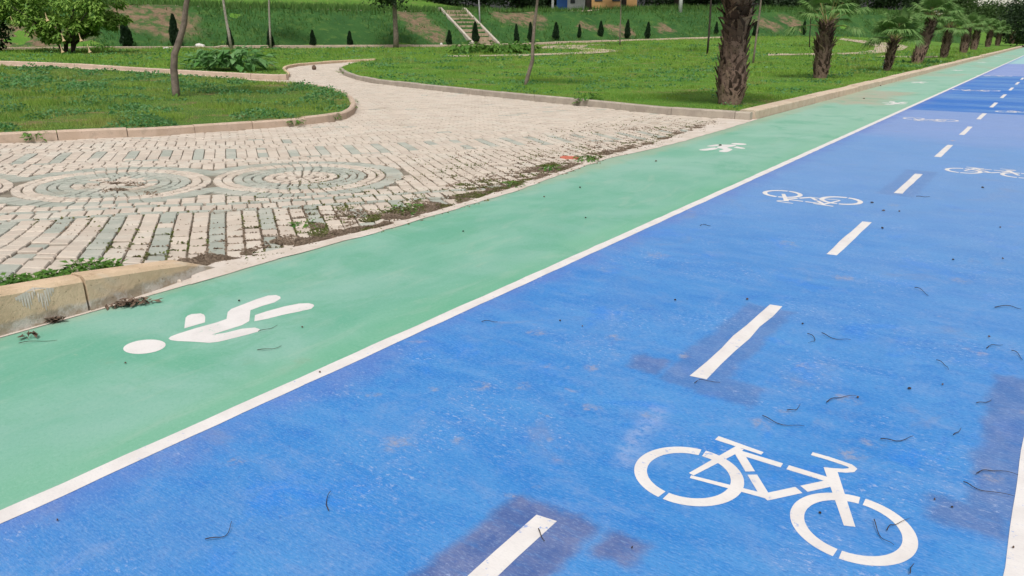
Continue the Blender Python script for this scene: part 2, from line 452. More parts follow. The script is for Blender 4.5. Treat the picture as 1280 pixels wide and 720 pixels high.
plain('bark_dark', (0.055, 0.042, 0.036), (0.035, 0.028, 0.025), 8, 0.9, 0.6, bd=0.03)
n_ = NT('palm_boot', 0.85, 0.2)
c_ = n_.mix(n_.math('POWER', n_.island(), 2.4), (0.055, 0.033, 0.027), (0.33, 0.225, 0.175))
n_.color(n_.mix(n_.rng(n_.noise(20, 4), 0.5, 0.7), c_, (0.05, 0.035, 0.03)))
n_.bump(n_.noise(60, 3, 0.6, n_.map((1, 1, 0.2))), 0.6, 0.01)
M['palm_boot'] = n_.m
plain('petiole', (0.20, 0.22, 0.07), (0.26, 0.20, 0.09), 5, 0.6, 0.0)
plain('twig', (0.030, 0.022, 0.020), (0.055, 0.040, 0.034), 30, 0.8, 0.0)
plain('dead_leaf', (0.075, 0.050, 0.036), (0.15, 0.10, 0.07), 25, 0.8, 0.2)
plain('white_stone', (0.62, 0.60, 0.57), (0.50, 0.47, 0.43), 6, 0.9, 0.5)
plain('plaster', (0.66, 0.63, 0.59), (0.60, 0.56, 0.52), 1.2, 0.9, 0.2)
plain('plaster_pink', (0.52, 0.40, 0.34), (0.46, 0.35, 0.30), 1.2, 0.9, 0.2)
plain('roof_tile', (0.32, 0.14, 0.09), (0.25, 0.11, 0.08), 3, 0.9, 0.3)
plain('window_dark', (0.035, 0.042, 0.052), (0.05, 0.06, 0.07), 2, 0.15, 0.0, spec=0.5)
plain('white_metal', (0.68, 0.68, 0.67), (0.60, 0.60, 0.60), 5, 0.5, 0.05)
plain('blue_metal', (0.03, 0.11, 0.38), (0.04, 0.14, 0.42), 3, 0.5, 0.05)
plain('orange_wall', (0.60, 0.36, 0.16), (0.52, 0.30, 0.13), 1.0, 0.9, 0.2)
plain('pole_grey', (0.38, 0.38, 0.38), (0.30, 0.30, 0.31), 5, 0.5, 0.05)
plain('red_rag', (0.50, 0.12, 0.08), (0.55, 0.20, 0.14), 14, 0.7, 0.3)
plain('pale_tube', (0.45, 0.55, 0.66), (0.40, 0.48, 0.60), 8, 0.4, 0.0)
plain('steps', (0.42, 0.33, 0.24), (0.34, 0.26, 0.19), 3, 0.9, 0.3)
plain('steps_wall', (0.46, 0.41, 0.35), (0.37, 0.33, 0.28), 3, 0.9, 0.3)

# ------------------------------------------------------------------ mesh helpers
def link(name, me, mats, parent=None, loc=None):
    o = bpy.data.objects.new(name, me)
    for m in (mats if isinstance(mats, (list, tuple)) else [mats]):
        me.materials.append(M[m])
    COL.objects.link(o)
    if parent is not None: o.parent = parent
    if loc is not None: o.location = loc
    return o

def tag(o, label=None, cat=None, group=None, kind=None):
    if label: o['label'] = label
    if cat: o['category'] = cat
    if group: o['group'] = group
    if kind: o['kind'] = kind
    return o

def empty(name, loc, rz=0.0):
    o = bpy.data.objects.new(name, None)
    COL.objects.link(o)
    o.location = loc
    o.rotation_euler = (0, 0, rz)
    o.empty_display_size = 0.1
    return o

def children(o): return [c for c in COL.objects if c.parent == o]
def copy_tree(o, parent=None):
    c = o.copy()
    COL.objects.link(c)
    if parent is not None: c.parent = parent
    for ch in children(o): copy_tree(ch, c)
    return c

class MB:
    def __init__(s): s.v, s.f, s.mi = [], [], []
    def add(s, vs, fs, mi=0):
        k = len(s.v)
        s.v += [tuple(v) for v in vs]
        s.f += [tuple(i + k for i in f) for f in fs]
        s.mi += [mi] * len(fs)
    def box(s, c, d, rz=0.0, mi=0):
        x, y, z = (q / 2 for q in d)
        m = Matrix.Rotation(rz, 3, 'Z')
        vs = [Vector(c) + m @ Vector((a * x, b * y, e * z)) for e in (-1, 1) for a, b in ((-1, -1), (1, -1), (1, 1), (-1, 1))]
        s.add(vs, [(3, 2, 1, 0), (4, 5, 6, 7), (0, 1, 5, 4), (1, 2, 6, 5), (2, 3, 7, 6), (3, 0, 4, 7)], mi)
    def tube(s, pts, rad, n=8, mi=0, jit=0.0):
        pts = [Vector(p) for p in pts]
        if not isinstance(rad, (list, tuple)): rad = [rad] * len(pts)
        vs, fs = [], []
        for i, p in enumerate(pts):
            t = (pts[min(i + 1, len(pts) - 1)] - pts[max(i - 1, 0)]).normalized()
            a = t.cross(Vector((0.31, 0.95, 0.05)))
            if a.length < 0.1: a = t.cross(Vector((1, 0, 0)))
            a.normalize(); b = t.cross(a)
            for k in range(n):
                w = 2 * math.pi * k / n
                r = rad[i] * (1 + random.uniform(-jit, jit))
                vs.append(p + (a * math.cos(w) + b * math.sin(w)) * r)
        for i in range(len(pts) - 1):
            for k in range(n):
                k2 = (k + 1) % n
                fs.append((i * n + k, i * n + k2, (i + 1) * n + k2, (i + 1) * n + k))
        fs.append(tuple(range(n))[::-1])
        fs.append(tuple((len(pts) - 1) * n + k for k in range(n)))
        s.add(vs, fs, mi)
    def build(s, name, mats, parent=None, loc=None, smooth=False):
        me = bpy.data.meshes.new(name)
        me.from_pydata(s.v, [], s.f)
        me.polygons.foreach_set('material_index', s.mi)
        if smooth: me.polygons.foreach_set('use_smooth', [True] * len(s.f))
        me.update()
        return link(name, me, mats, parent, loc)

def np_mesh(name, V, n, mats, parent=None, loc=None):   # V: (k*n,3) vertices, every n of them one face
    me = bpy.data.meshes.new(name)
    k = len(V)
    me.vertices.add(k)
    me.vertices.foreach_set('co', np.asarray(V, dtype=np.float32).ravel())
    me.loops.add(k)
    me.loops.foreach_set('vertex_index', np.arange(k, dtype=np.int32))
    me.polygons.add(k // n)
    me.polygons.foreach_set('loop_start', np.arange(0, k, n, dtype=np.int32))
    me.update(calc_edges=True)
    return link(name, me, mats, parent, loc)

def poly_inside(pts, poly):
    P = np.asarray([(p[0], p[1]) for p in poly])
    x, y = pts[:, 0], pts[:, 1]
    r = np.zeros(len(pts), bool)
    j = len(P) - 1
    for i in range(len(P)):
        c = ((P[i, 1] > y) != (P[j, 1] > y))
        with np.errstate(divide='ignore', invalid='ignore'):
            xx = (P[j, 0] - P[i, 0]) * (y - P[i, 1]) / (P[j, 1] - P[i, 1]) + P[i, 0]
        r ^= c & (x < xx)
        j = i
    return r

def sheet(name, poly, zf, mats, step=1.0, kind='structure', grow=None):
    P = [Vector((p[0], p[1])) for p in poly]
    bnd = []
    for i, p in enumerate(P):
        q = P[(i + 1) % len(P)]
        k = max(1, int((q - p).length / (step * (1 if not grow else max(1, p.length * grow)))))
        bnd += [p.lerp(q, t / k) for t in range(k)]
    xs = [p.x for p in bnd]; ys = [p.y for p in bnd]
    ins = []
    y = min(ys)
    while y < max(ys):
        sy_ = step * (1 if not grow else max(1, abs(y) * grow))
        x = max(xs)
        row = []
        while x > min(xs):
            sx_ = step * (1 if not grow else max(1, math.hypot(x, y) * grow))
            row.append((x + random.uniform(-.2, .2) * sx_, y + random.uniform(-.2, .2) * sy_))
            x -= sx_
        ins += row
        y += sy_
    ins = np.array(ins) if ins else np.zeros((0, 2))
    if len(ins): ins = ins[poly_inside(ins, P)]
    vs = bnd + [Vector(p) for p in ins]
    out = delaunay_2d_cdt(vs, [], [list(range(len(bnd)))], 1, 1e-4)
    me = bpy.data.meshes.new(name)
    me.from_pydata([(v.x, v.y, zf(v.x, v.y)) for v in out[0]], [], [tuple(f) for f in out[2]])
    me.polygons.foreach_set('use_smooth', [True] * len(me.polygons))
    me.update()
    bm = bmesh.new(); bm.from_mesh(me)
    bmesh.ops.recalc_face_normals(bm, faces=bm.faces)
    if sum(f.normal.z for f in bm.faces) < 0: bmesh.ops.reverse_faces(bm, faces=bm.faces)
    bm.to_mesh(me); bm.free()
    o = link(name, me, mats)
    return tag(o, kind=kind)

def union_mark(name, polys, z, mat, th=0.003):           # painted mark: union of outlines as one thin coat
    vs, fs = [], []
    for p in polys:
        k = len(vs)
        q = [Vector((a[0], a[1])) for a in p]
        ar = sum(q[i].x * q[(i + 1) % len(q)].y - q[(i + 1) % len(q)].x * q[i].y for i in range(len(q)))
        if ar < 0: q.reverse()
        vs += q
        fs.append(list(range(k, k + len(q))))
    out = delaunay_2d_cdt(vs, [], fs, 1, 1e-5)
    me = bpy.data.meshes.new(name)
    me.from_pydata([(v.x, v.y, z) for v in out[0]], [], [tuple(f) for f in out[2]])
    me.update()
    bm = bmesh.new(); bm.from_mesh(me)
    for f in bm.faces:
        f.normal_update()
        if f.normal.z < 0: f.normal_flip()
    bm.to_mesh(me); bm.free()
    return link(name, me, mat)

def stroke(a, b, w0, w1=None):
    a, b = Vector(a[:2]), Vector(b[:2])
    w1 = w0 if w1 is None else w1
    t = (b - a).normalized(); nrm = Vector((-t.y, t.x))
    return [a + nrm * w0 / 2, a - nrm * w0 / 2, b - nrm * w1 / 2, b + nrm * w1 / 2]

# ------------------------------------------------------------------ ground
def axis(segs):
    r = []
    for a, b, st in segs:
        k = int(round((b - a) / st))
        r += [a + (b - a) * i / k for i in range(k)]
    return r + [segs[-1][1]]
GX = axis([(-1500, -300, 200), (-300, -120, 15), (-120, -30, 2.5), (-30, -4, 0.8), (-4, 10, 2), (10, 100, 15), (100, 1500, 200)])
GY = axis([(-900, -100, 200), (-100, -10, 15), (-10, 30, 0.8), (30, 140, 2.5), (140, 300, 16), (300, 2000, 200)])
def soil_z(x, y): return min(base(x, y), base(x - 0.8, y), base(x + 0.8, y), base(x, y + 0.8)) + bank(x, y) - 0.09
me = bpy.data.meshes.new('ground')
nx, ny = len(GX), len(GY)
me.from_pydata([(x, y, soil_z(x, y)) for y in GY for x in GX], [],
               [(j * nx + i, j * nx + i + 1, (j + 1) * nx + i + 1, (j + 1) * nx + i) for j in range(ny - 1) for i in range(nx - 1)])
me.polygons.foreach_set('use_smooth', [True] * len(me.polygons))
tag(link('ground', me, 'turf_far'), kind='structure')

def wavy(pts, amp, step=0.25, seed=0):
    r = random.Random(seed)
    out = []
    for a, b in zip(pts[:-1], pts[1:]):
        k = max(1, int((Vector(b) - Vector(a)).length / step))
        for i in range(k):
            p = Vector(a).lerp(Vector(b), i / k)
            out.append((p.x + r.uniform(-amp, amp), p.y))
    return out + [tuple(pts[-1])]

XW = -2.66                                               # white edge line, left side
GREEN_EDGE = [(-4.40, -6), (-4.42, 1.4), (-4.42, 2.6), (-4.43, 3.2), (-4.39, 4.4), (-4.44, 6.3), (-4.58, 7.6), (-4.70, 8.8), (-4.60, 9.8), (-4.55, 10.9), (-4.58, 13), (-4.64, 15), (-4.62, 30), (-4.62, 300)]
ge = wavy(GREEN_EDGE[:-2], 0.012, 0.15, 3) + GREEN_EDGE[-1:]
sheet('footpath', [(XW - 0.02, -6)] + [(XW - 0.02, 300)] + ge[::-1], lambda x, y: 0.0008, 'green', 5)
sheet('cycle_path', [(XW - 0.02, -6), (0.34, -6), (0.34, 300), (XW - 0.02, 300)], lambda x, y: 0.0, 'blue', 5)
sheet('verge', [(0.34, -6), (0.34, 300), (4.0, 300), (4.0, -6)], lambda x, y: -0.012, 'turf', 5)

# edge lines (hand-painted, slightly ragged)
def edge_line(name, x0, x1, y0, y1, seed, label):
    a = wavy([(x0, y0), (x0, 14)], 0.004, 0.12, seed) + [(x0, y1)]
    b = wavy([(x1, y0), (x1, 14)], 0.004, 0.12, seed + 9) + [(x1, y1)]
    if x0 > 0:
        dr = lambda y: 0.0125 * (min(y, 8) - 1.6)
        a = [(x + dr(y), y) for x, y in a]; b = [(x + dr(y), y) for x, y in b]
    o = union_mark(name, [a + b[::-1]], 0.0018, 'white_on_blue')
    return tag(o, label, 'lane line')
edge_line('edge_line', XW - 0.042, XW + 0.040, -6, 300, 1, 'long white line dividing the green footpath from the blue cycle lanes')
edge_line('edge_line', 0.123, 0.205, -6, 300, 2, 'white line along the right side of the blue lanes, lower right corner')

# centre dashes
DASH = [(0.45, 1.83, 'nearest white centre dash, with a small dark twig lying on its tip'),
        (3.17, 4.40, 'white centre dash with ragged edge on the dark patch, second from the near end'),
        (5.75, 7.01, 'third white centre dash from the near end, beyond the ragged one'),
        (8.53, 9.92, 'white centre dash between the left-lane bicycle and the upright right-lane one, on a rusty smudge'),
        (11.50, 12.90, 'fifth white centre dash, just past the second pair of bicycle marks'),
        (14.35, 15.75, 'white centre dash on the pale lavender stretch, before the fresh blue begins'),
        (17.25, 18.65, 'white centre dash at the edge where the fresh blue stretch begins'),
        (20.3, 21.8, 'first whole white centre dash on the fresh darker blue stretch'),
        (23.5, 25.0, 'second white centre dash on the fresh darker blue stretch'),
        (26.9, 28.4, 'third white centre dash on the fresh darker blue stretch'),
        (30.2, 31.8, 'fourth small white centre dash on the fresh darker blue stretch'),
        (33.6, 35.2, 'last small white centre dash on the fresh darker blue stretch'),
        (37.0, 38.6, 'farthest short white centre dash, on the pale stretch beyond the fresh blue')]
for i, (y0, y1, lab) in enumerate(DASH):
    r = random.Random(i)
    w = 0.038
    l = [(-1.15 - w + r.uniform(-.004, .004), y0 + (y1 - y0) * k / 6) for k in range(7)]
    q = [(-1.15 + w + r.uniform(-.004, .004), y0 + (y1 - y0) * k / 6 + 0.01) for k in range(7)]
    if i == 1: l[3] = (l[3][0] - .006, l[3][1]); q[4] = (q[4][0] - .008, q[4][1])
    tag(union_mark('centre_dash', [l + q[::-1]], 0.001, 'white_on_blue'), lab, 'lane marking', 'white dashes along the centre of the blue lanes')

# ---- bicycle symbols
def g0(px, py): return at_flat(px, py)
def at_flat(px, py):
    dx, dy, up = ray(px, py)
    t = -HC / up
    return Vector((dx * t, dy * t))
def ring(c, r0, r1, gaps):
    c = Vector(c)
    angs = sorted(math.atan2(g.y - c.y, g.x - c.x) % (2 * math.pi) for g in gaps)
    out = []
    for i, a in enumerate(angs):
        b = angs[(i + 1) % len(angs)]
        if b <= a: b += 2 * math.pi
        a += 0.045; b -= 0.045
        k = 30
        o_ = [c + Vector((math.cos(a + (b - a) * j / k), math.sin(a + (b - a) * j / k))) * r1 for j in range(k + 1)]
        i_ = [c + Vector((math.cos(a + (b - a) * j / k), math.sin(a + (b - a) * j / k))) * r0 for j in range(k + 1)]
        out.append(o_ + i_[::-1])
    return out
def gap_stroke(a, b, w0, w1, gap=None):
    a, b = at_flat(*a), at_flat(*b)
    if gap is None: return [stroke(a, b, w0, w1)]
    t = (at_flat(*gap) - a).length / (b - a).length
    h = 0.011 / (b - a).length
    m0, m1 = a.lerp(b, t - h), a.lerp(b, t + h)
    wm = w0 + (w1 - w0) * t
    return [stroke(a, m0, w0, wm), stroke(m1, b, wm, w1)]
polys = ring(at_flat(860, 594) * 0 + Vector((-0.860, 2.361)), 0.152, 0.199, [at_flat(877, 567), at_flat(831, 618)])
polys += ring(Vector((-0.292, 2.379)), 0.150, 0.195, [at_flat(1076.7, 627.8), at_flat(1047.8, 691)])
polys += gap_stroke((896, 547.5), (953, 567), 0.036, 0.024)
polys += gap_stroke((921, 562), (957, 621), 0.036, 0.036, (939, 591.5))
polys += gap_stroke((925, 566), (1036, 600), 0.034, 0.034, (979, 585.5))
polys += gap_stroke((925, 560), (864, 593), 0.036, 0.022)
polys += gap_stroke((863, 596), (960, 621), 0.020, 0.030)
polys += gap_stroke((955, 622), (1038, 604), 0.040, 0.040, (1003, 613))
polys += gap_stroke((1037.5, 585), (1062, 658), 0.046, 0.036)
hb = [at_flat(*p) for p in [(1016.7, 567.8), (1035, 573), (1053, 579), (1062, 582.2), (1066.5, 585.5), (1064, 588), (1056, 588.6), (1038, 587.5)]]
for i, (a, b) in enumerate(zip(hb[:-1], hb[1:])):
    e = (b - a).normalized() * 0.006
    polys.append(stroke(a - e, b + e, 0.026 + 0.001 * (i % 2), 0.026))
BC = Vector((-0.57, 2.40))
polys = [[Vector(p) - BC for p in q] for q in polys]
bike = union_mark('bicycle_symbol', polys, 0.001, 'white_on_blue')
bike.location = (BC.x, BC.y, 0)
BIKES = [(None, 0, 'large white bicycle symbol nearest the camera on the blue lane'),
         ((1012, 247), math.pi, 'white bicycle symbol beside the edge line, upside down, left of the centre dashes'),
         ((1240, 216), 0, 'white bicycle symbol near the right edge of the picture, beyond the third dash'),
         ((1162, 149.5), math.pi, 'flattened white bicycle symbol on the pale lavender stretch left of the dashes'),
         ((1278, 140.5), 0, 'white bicycle symbol at the right picture edge where fresh blue begins'),
         ((1219, 112.8), math.pi, 'thin far white bicycle symbol on the fresh blue stretch'),
         ((1242, 94.7), math.pi, 'faintest far white bicycle symbol at the end of the fresh blue stretch')]
for i, (p, rz, lab) in enumerate(BIKES):
    o = bike if i == 0 else bike.copy()
    if i:
        COL.objects.link(o)
        q = at_flat(*p)
        o.location = (q.x, q.y, 0)
        o.rotation_euler = (0, 0, rz - 0.03)
        if i == 5: o.scale = (1.3, 1.3, 1)
        if i == 6: o.scale = (1.3, 1.3, 1)
    tag(o, lab, 'road marking', 'bicycle symbols on the blue lanes')

# ---- walking figure symbols
def zp(pts): return [at_flat(140 + x / 4.923, 360 + y / 4.923) for x, y in pts]
head = [(200 + 130 * math.cos(t) + 14 * math.sin(t), 363 - 17 * math.cos(t) + 41 * math.sin(t)) for t in [2 * math.pi * k / 28 for k in range(28)]]
bodyp = [(348, 312), (362, 300), (400, 285), (520, 247), (640, 215), (705, 192), (712, 150), (735, 130), (800, 105), (890, 70), (960, 48), (1010, 45), (1036, 55), (1038, 66), (1000, 90), (930, 110), (852, 138), (845, 205), (800, 230), (700, 262), (612, 290), (700, 277), (800, 252), (880, 245), (910, 255), (905, 268), (840, 287), (740, 312), (660, 332), (600, 339), (500, 332), (400, 328), (360, 322)]
armp = [(445, 250), (453, 185), (465, 172), (490, 162), (545, 158), (566, 165), (574, 180), (572, 213), (510, 231)]
legp = [(876, 207), (880, 168), (950, 145), (1060, 115), (1150, 97), (1210, 95), (1238, 102), (1245, 112), (1225, 130), (1150, 147), (1050, 167), (960, 190)]
fig_polys = [zp(head), zp(bodyp), zp(armp), zp(legp)]
FC = at_flat(275, 405)
fig = union_mark('walking_figure_symbol', [[p - FC for p in q] for q in fig_polys], 0.0018, 'white_on_green')
fig.location = (FC.x, FC.y, 0)
FIGS = [(None, 0, 'large white walking figure symbol lying across the green footpath'),
        ((908, 184), math.pi, 'white walking figure symbol on the green footpath abreast of the big palm'),
        ((1118, 129), 0, 'worn white walking figure symbol at the brown stain on the green footpath'),
        ((1150, 103), math.pi, 'thin white walking figure symbol beyond the brown stain on the footpath'),
        ((1196, 88), 0, 'faint white streak of a walking figure on the footpath by the leaning palm'),
        ((1228, 78), math.pi, 'faint far walking figure streak on the footpath past the kerb break'),
        ((1246, 70.5), 0, 'farthest faint walking figure streak on the pale green footpath')]
for i, (p, rz, lab) in enumerate(FIGS):
    o = fig if i == 0 else fig.copy()
    if i:
        COL.objects.link(o)
        q = at_flat(*p)
        o.location = (q.x, q.y, 0)
        o.rotation_euler = (0, 0, rz)
    tag(o, lab, 'road marking', 'walking figure symbols on the green footpath')

# ------------------------------------------------------------------ plaza outline, kerbs, lawns
KA = [at(*p) for p in [(-260, 196), (-120, 188), (0, 179), (100, 174.5), (190, 170.5), (260, 166), (320, 161.5), (375, 157), (410, 153), (432, 149), (443, 143), (446, 136), (442, 128), (432, 121), (415, 115), (390, 110.5), (350, 106.5), (300, 102.5), (200, 95), (100, 89), (0, 85.5), (-120, 82), (-300, 79)]]
KB = [at(*p) for p in [(-300, 75.5), (-120, 79), (0, 82), (100, 86.5), (200, 93), (300, 98.5), (358, 100.5)]]
KT = [at(*p) for p in [(358, 100), (363, 95), (357, 89), (360, 85.5), (374, 83), (400, 80.5), (432, 78), (470, 76.5)]]
KC = [at(*p) for p in [(424, 88), (430, 94.5), (446, 100), (470, 105), (515, 110), (560, 115), (640, 124), (725, 132.5), (830, 143.5), (937, 151)]]
KD_Y0 = 14.75

def kerb(name, pts, side, h, w, mat, block=1.0, z0=-0.06, gap=0.012, top=None, seed=0, jit=1.0):
    """blocks swept along the line of the kerb's front foot; side = +1 when the back lies to the left of travel"""
    r = random.Random(seed)
    P = [Vector((p[0], p[1])) for p in pts]
    cum = [0.0]
    for a, b in zip(P[:-1], P[1:]): cum.append(cum[-1] + (b - a).length)
    def pos(s):
        s = min(max(s, 0), cum[-1])
        for i in range(len(P) - 1):
            if s <= cum[i + 1] or i == len(P) - 2:
                return P[i].lerp(P[i + 1], (s - cum[i]) / max(1e-6, cum[i + 1] - cum[i]))
    def nrm(s):
        t = (pos(s + 0.15) - pos(s - 0.15)).normalized()
        return Vector((-t.y, t.x)) * side
    mb = MB()
    s = 0.0
    while s < cum[-1] - 0.05:
        e = min(s + block * r.uniform(0.92, 1.05), cum[-1])
        k = max(2, int((e - s) / 0.2))
        dz, dn = r.uniform(-0.008, 0.008) * jit, r.uniform(-0.008, 0.008) * jit
        prof = []
        for i in range(k + 1):
            q = s + gap / 2 + (e - s - gap) * i / k
            p, m = pos(q), nrm(q)
            p = p + m * dn
            bz = ground_z(p.x, p.y)
            hh = (h if top is None else top(p.x, p.y) - bz) + dz
            c = min(0.025, max(0.004, hh * 0.25))
            prof.append([(p.x + m.x * a, p.y + m.y * a, bz + b) for a, b in ((0, z0), (0.008, hh - c), (0.008 + c * .8, hh - c * .15), (c + 0.02, hh), (w - c, hh), (w, hh - c), (w, z0))])
        vs = [v for pr in prof for v in pr]
        n = 7
        fs = []
        for i in range(k):
            for j in range(n - 1):
                f = (i * n + j, (i + 1) * n + j, (i + 1) * n + j + 1, i * n + j + 1)
                fs.append(f if side > 0 else f[::-1])
        fs.append(tuple(range(n)) if side > 0 else tuple(range(n))[::-1])
        fs.append(tuple(k * n + j for j in range(n))[::-1] if side > 0 else tuple(k * n + j for j in range(n)))
        mb.add(vs, fs)
        s = e
    return tag(mb.build(name, mat), kind='structure')

kerb('kerb_round_lawn', KA, 1, 0.135, 0.13, 'kerb_pale', 1.0, seed=1)
kerb('kerb_back_lawn', KB, 1, 0.19, 0.17, 'kerb_pale', 1.1, seed=2)
kerb('kerb_passage', KT, 1, 0.12, 0.14, 'kerb_tan', 0.9, seed=3)
kerb('kerb_front_lawn', KC, 1, 0.15, 0.14, 'kerb_grey', 1.4, seed=4)
kd = wavy([(-4.66, KD_Y0), (-4.63, 30), (-4.64, 62)], 0.012, 1.0, 5)
kerb('kerb_beside_palms', kd, 1, 0.165, 0.32, 'kerb_cream', 1.5, seed=5, gap=0.008)
kerb('kerb_beside_palms_far', [(-4.66, 63.5), (-4.66, 220)], 1, 0.17, 0.32, 'kerb_cream', 3, seed=6)
# near kerb, dropping to the level of the path
def near_top(x, y):
    pts = [(-3, 0.30), (1.5, 0.245), (2.0, 0.205), (2.4, 0.155), (2.66, 0.115), (2.80, 0.05), (2.88, 0.012)]
    for (a, u), (b, v) in zip(pts[:-1], pts[1:]):
        if y <= b: return u + (v - u) * max(0, (y - a) / (b - a))
    return 0.012
kerb('kerb_near', [(-4.43, -2.1), (-4.43, -1.1), (-4.43, 0.45), (-4.43, 1.97)], 1, 0.24, 0.16, 'kerb_tan', 1.52, top=near_top, seed=7, gap=0.014, jit=0)
kerb('kerb_dropped', [(-4.432, 1.975), (-4.445, 2.2), (-4.475, 2.45), (-4.52, 2.68), (-4.56, 2.9)], 1, 0.2, 0.17, 'kerb_tan', 1.6, top=near_top, seed=8, gap=0.006)
# splashes of white wash on the near kerb face, green overspray on its top
def blot(c, r, n=14, seed=0, sy=1.0):
    q = random.Random(seed)
    return [(c[0] + r * q.uniform(.6, 1.2) * math.cos(2 * math.pi * k / n), c[1] + sy * r * q.uniform(.6, 1.2) * math.sin(2 * math.pi * k / n)) for k in range(n)]
mb = MB()
def wash(pts):                                             # lime run down the kerb face, following its slope and edge
    out = []
    for y, z in pts:
        zt = near_top(-4.43, y)
        z = min(z, zt - .004)
        out.append((-4.4275 - 0.008 * max(0, (z + .06) / (zt + .035)) - max(0, z - zt + .026) * .45, y, z))
    return out
q9 = random.Random(4)
for i in range(15):
    y0 = 1.60 + i * 0.0135
    top_ = 0.222 - 0.008 * abs(i - 7) * .5
    low_ = top_ - [.02, .035, .06, .085, .10, .075, .05, .04, .075, .11, .13, .10, .07, .04, .02][i] - q9.uniform(0, .012)
    mb.add(wash([(y0, top_), (y0 + .0135, top_), (y0 + .0135 - q9.uniform(0, .004), (top_ + low_) / 2), (y0 + .009, low_), (y0 + .004, low_ + .004), (y0 + q9.uniform(0, .003), (top_ + low_) / 2)][::-1]), [tuple(range(6))])
tag(mb.build('whitewash_splash', 'strip'), 'pale lime splashes on the face of the near tan kerb', 'paint splash')

LAWN_A = [p.to_2d() for p in KA]
def inset(pts, d):
    out = []
    for i, p in enumerate(pts):
        t = (pts[min(i + 1, len(pts) - 1)] - pts[max(i - 1, 0)]).to_2d().normalized()
        out.append(Vector((p[0] - t.y * d, p[1] + t.x * d)))
    return out
la = inset(KA, 0.11)
from mathutils import noise as mn
def lawn_z(x, y):
    return base(x, y) + 0.10 + 0.03 * mn.noise((x * .7, y * .7, 0)) + 0.012 * mn.noise((x * 2.5, y * 2.5, 3))
sheet('lawn_left', la, lawn_z, 'turf', 0.5, grow=0.03)
FOOT = []
for s in range(-110, 95, 5):
    L = s * 0.8714; D = 68.2 + 0.563 * L
    X, Y = L * cyw - D * syw, L * syw + D * cyw
    if X < -7: FOOT.append(Vector((X, Y)))
lb = inset(KB, 0.12) + inset(KT, 0.12)[1:] + [at(*p_).to_2d() for p_ in [(474, 77.6), (452, 79.8), (436, 83), (428, 86.5)]] + inset(KC, 0.12)
lawn_bc = lb + [Vector((-4.86, KD_Y0 + 0.05)), Vector((-4.86, 62)), Vector((-4.86, 63.5)), Vector((-4.88, 220)), Vector((-9, 220))] + FOOT[::-1] + [Vector((KB[0].x - 15, KB[0].y + 12))]
sheet('lawn_back', lawn_bc, lawn_z, 'turf_far', 0.6, grow=0.03)

# sandy paths on the lawn
def px_path(name, px, dz=0.03):
    return sheet(name, [at(x, y, 0.1).to_2d() for x, y in px], lambda x, y: lawn_z(x, y) + dz, 'path_sand', 0.7, grow=0.02)
px_path('sandy_path', [(560, 71.6), (640, 70.5), (700, 69.2), (750, 67), (779, 64.5), (770, 62.8), (745, 61.5), (728, 59.8), (735, 57.5), (760, 55.8), (720, 56.5), (670, 58.5), (640, 59.5), (640, 61.5), (690, 60.8), (718, 61.8), (732, 63.6), (722, 65.5), (700, 67), (640, 68.8), (560, 70)])
px_path('sandy_path_right', [(960, 69.6), (1040, 69.4), (1100, 67), (1128, 63), (1136, 58.5), (1120, 55), (1085, 51.5), (1052, 48), (1048, 50), (1078, 54), (1094, 58.5), (1092, 63), (1070, 66), (1040, 67.4), (960, 67.8)])
px_path('sandy_path_by_palms', [(1095, 71.8), (1172, 72.5), (1172, 70.8), (1095, 70.2)])
# kerb along the foot of the embankment
kf = [at(x, y) for x, y in [(-300, 66), (0, 64.5), (140, 63.2), (280, 62.2), (420, 61.2), (560, 60.2), (640, 58.4), (700, 56.2), (760, 53.8), (830, 51.5), (905, 49.2)]]
kerb('kerb_bank_foot', kf, 1, 0.24, 0.2, 'kerb_pale', 2.5, seed=9)

# ------------------------------------------------------------------ brick paving
SLY = [2.55, 2.95, 3.3, 3.86, 4.5, 5.4, 6.5, 8.07, 9.4, 10.4, 12.1, 13.6]; SLX = [-4.66, -4.74, -4.64, -4.57, -4.50, -4.54, -4.58, -4.73, -4.82, -4.80, -4.95, -5.05]
U = Vector((C55, S55)); W = Vector((-S55, C55))           # along the courses, away from the camera
C2 = Vector((-6.88, 5.60)); SP = 1.90
def to_ab(p): q = Vector((p[0], p[1])) - C2; return q.dot(U), q.dot(W)
def from_ab(a, b): return C2 + U * a + W * b
plaza_poly = [Vector(p) for p in
              [(-4.50, -3), (-4.52, 1.5), (-4.52, 2.6), (-4.50, 3.3), (-4.45, 4.5), (-4.5, 6.4), (-4.62, 8), (-4.66, 10), (-4.75, 12), (-4.75, 14.2)]] \
             + [p.to_2d() + Vector((-0.02, 0.05)) for p in KC[::-1]] + [p.to_2d() for p in KT[::-1]] + [p.to_2d() for p in KB[::-1]] + [Vector((-60, 5)), Vector((-20, -3))]
sheet('joint_bed', plaza_poly, lambda x, y: base(x, y) - 0.022, 'joint_soil', 0.5, grow=0.03)
joint_pts = []
bricks = []                                                # (four corners in the plane, colour)
def rect(a0, a1, b0, b1, m):
    bricks.append(([from_ab(a0, b0), from_ab(a1, b0), from_ab(a1, b1), from_ab(a0, b1)], m))
RO = [0, -1, -2, -3, -4, -5]                               # rosettes along the row
RMAX = 1.16
def near_ros(a, b): return min(math.hypot(a - k * SP, b) for k in RO)
rb = random.Random(3)
cw, jn = 0.135, 0.0
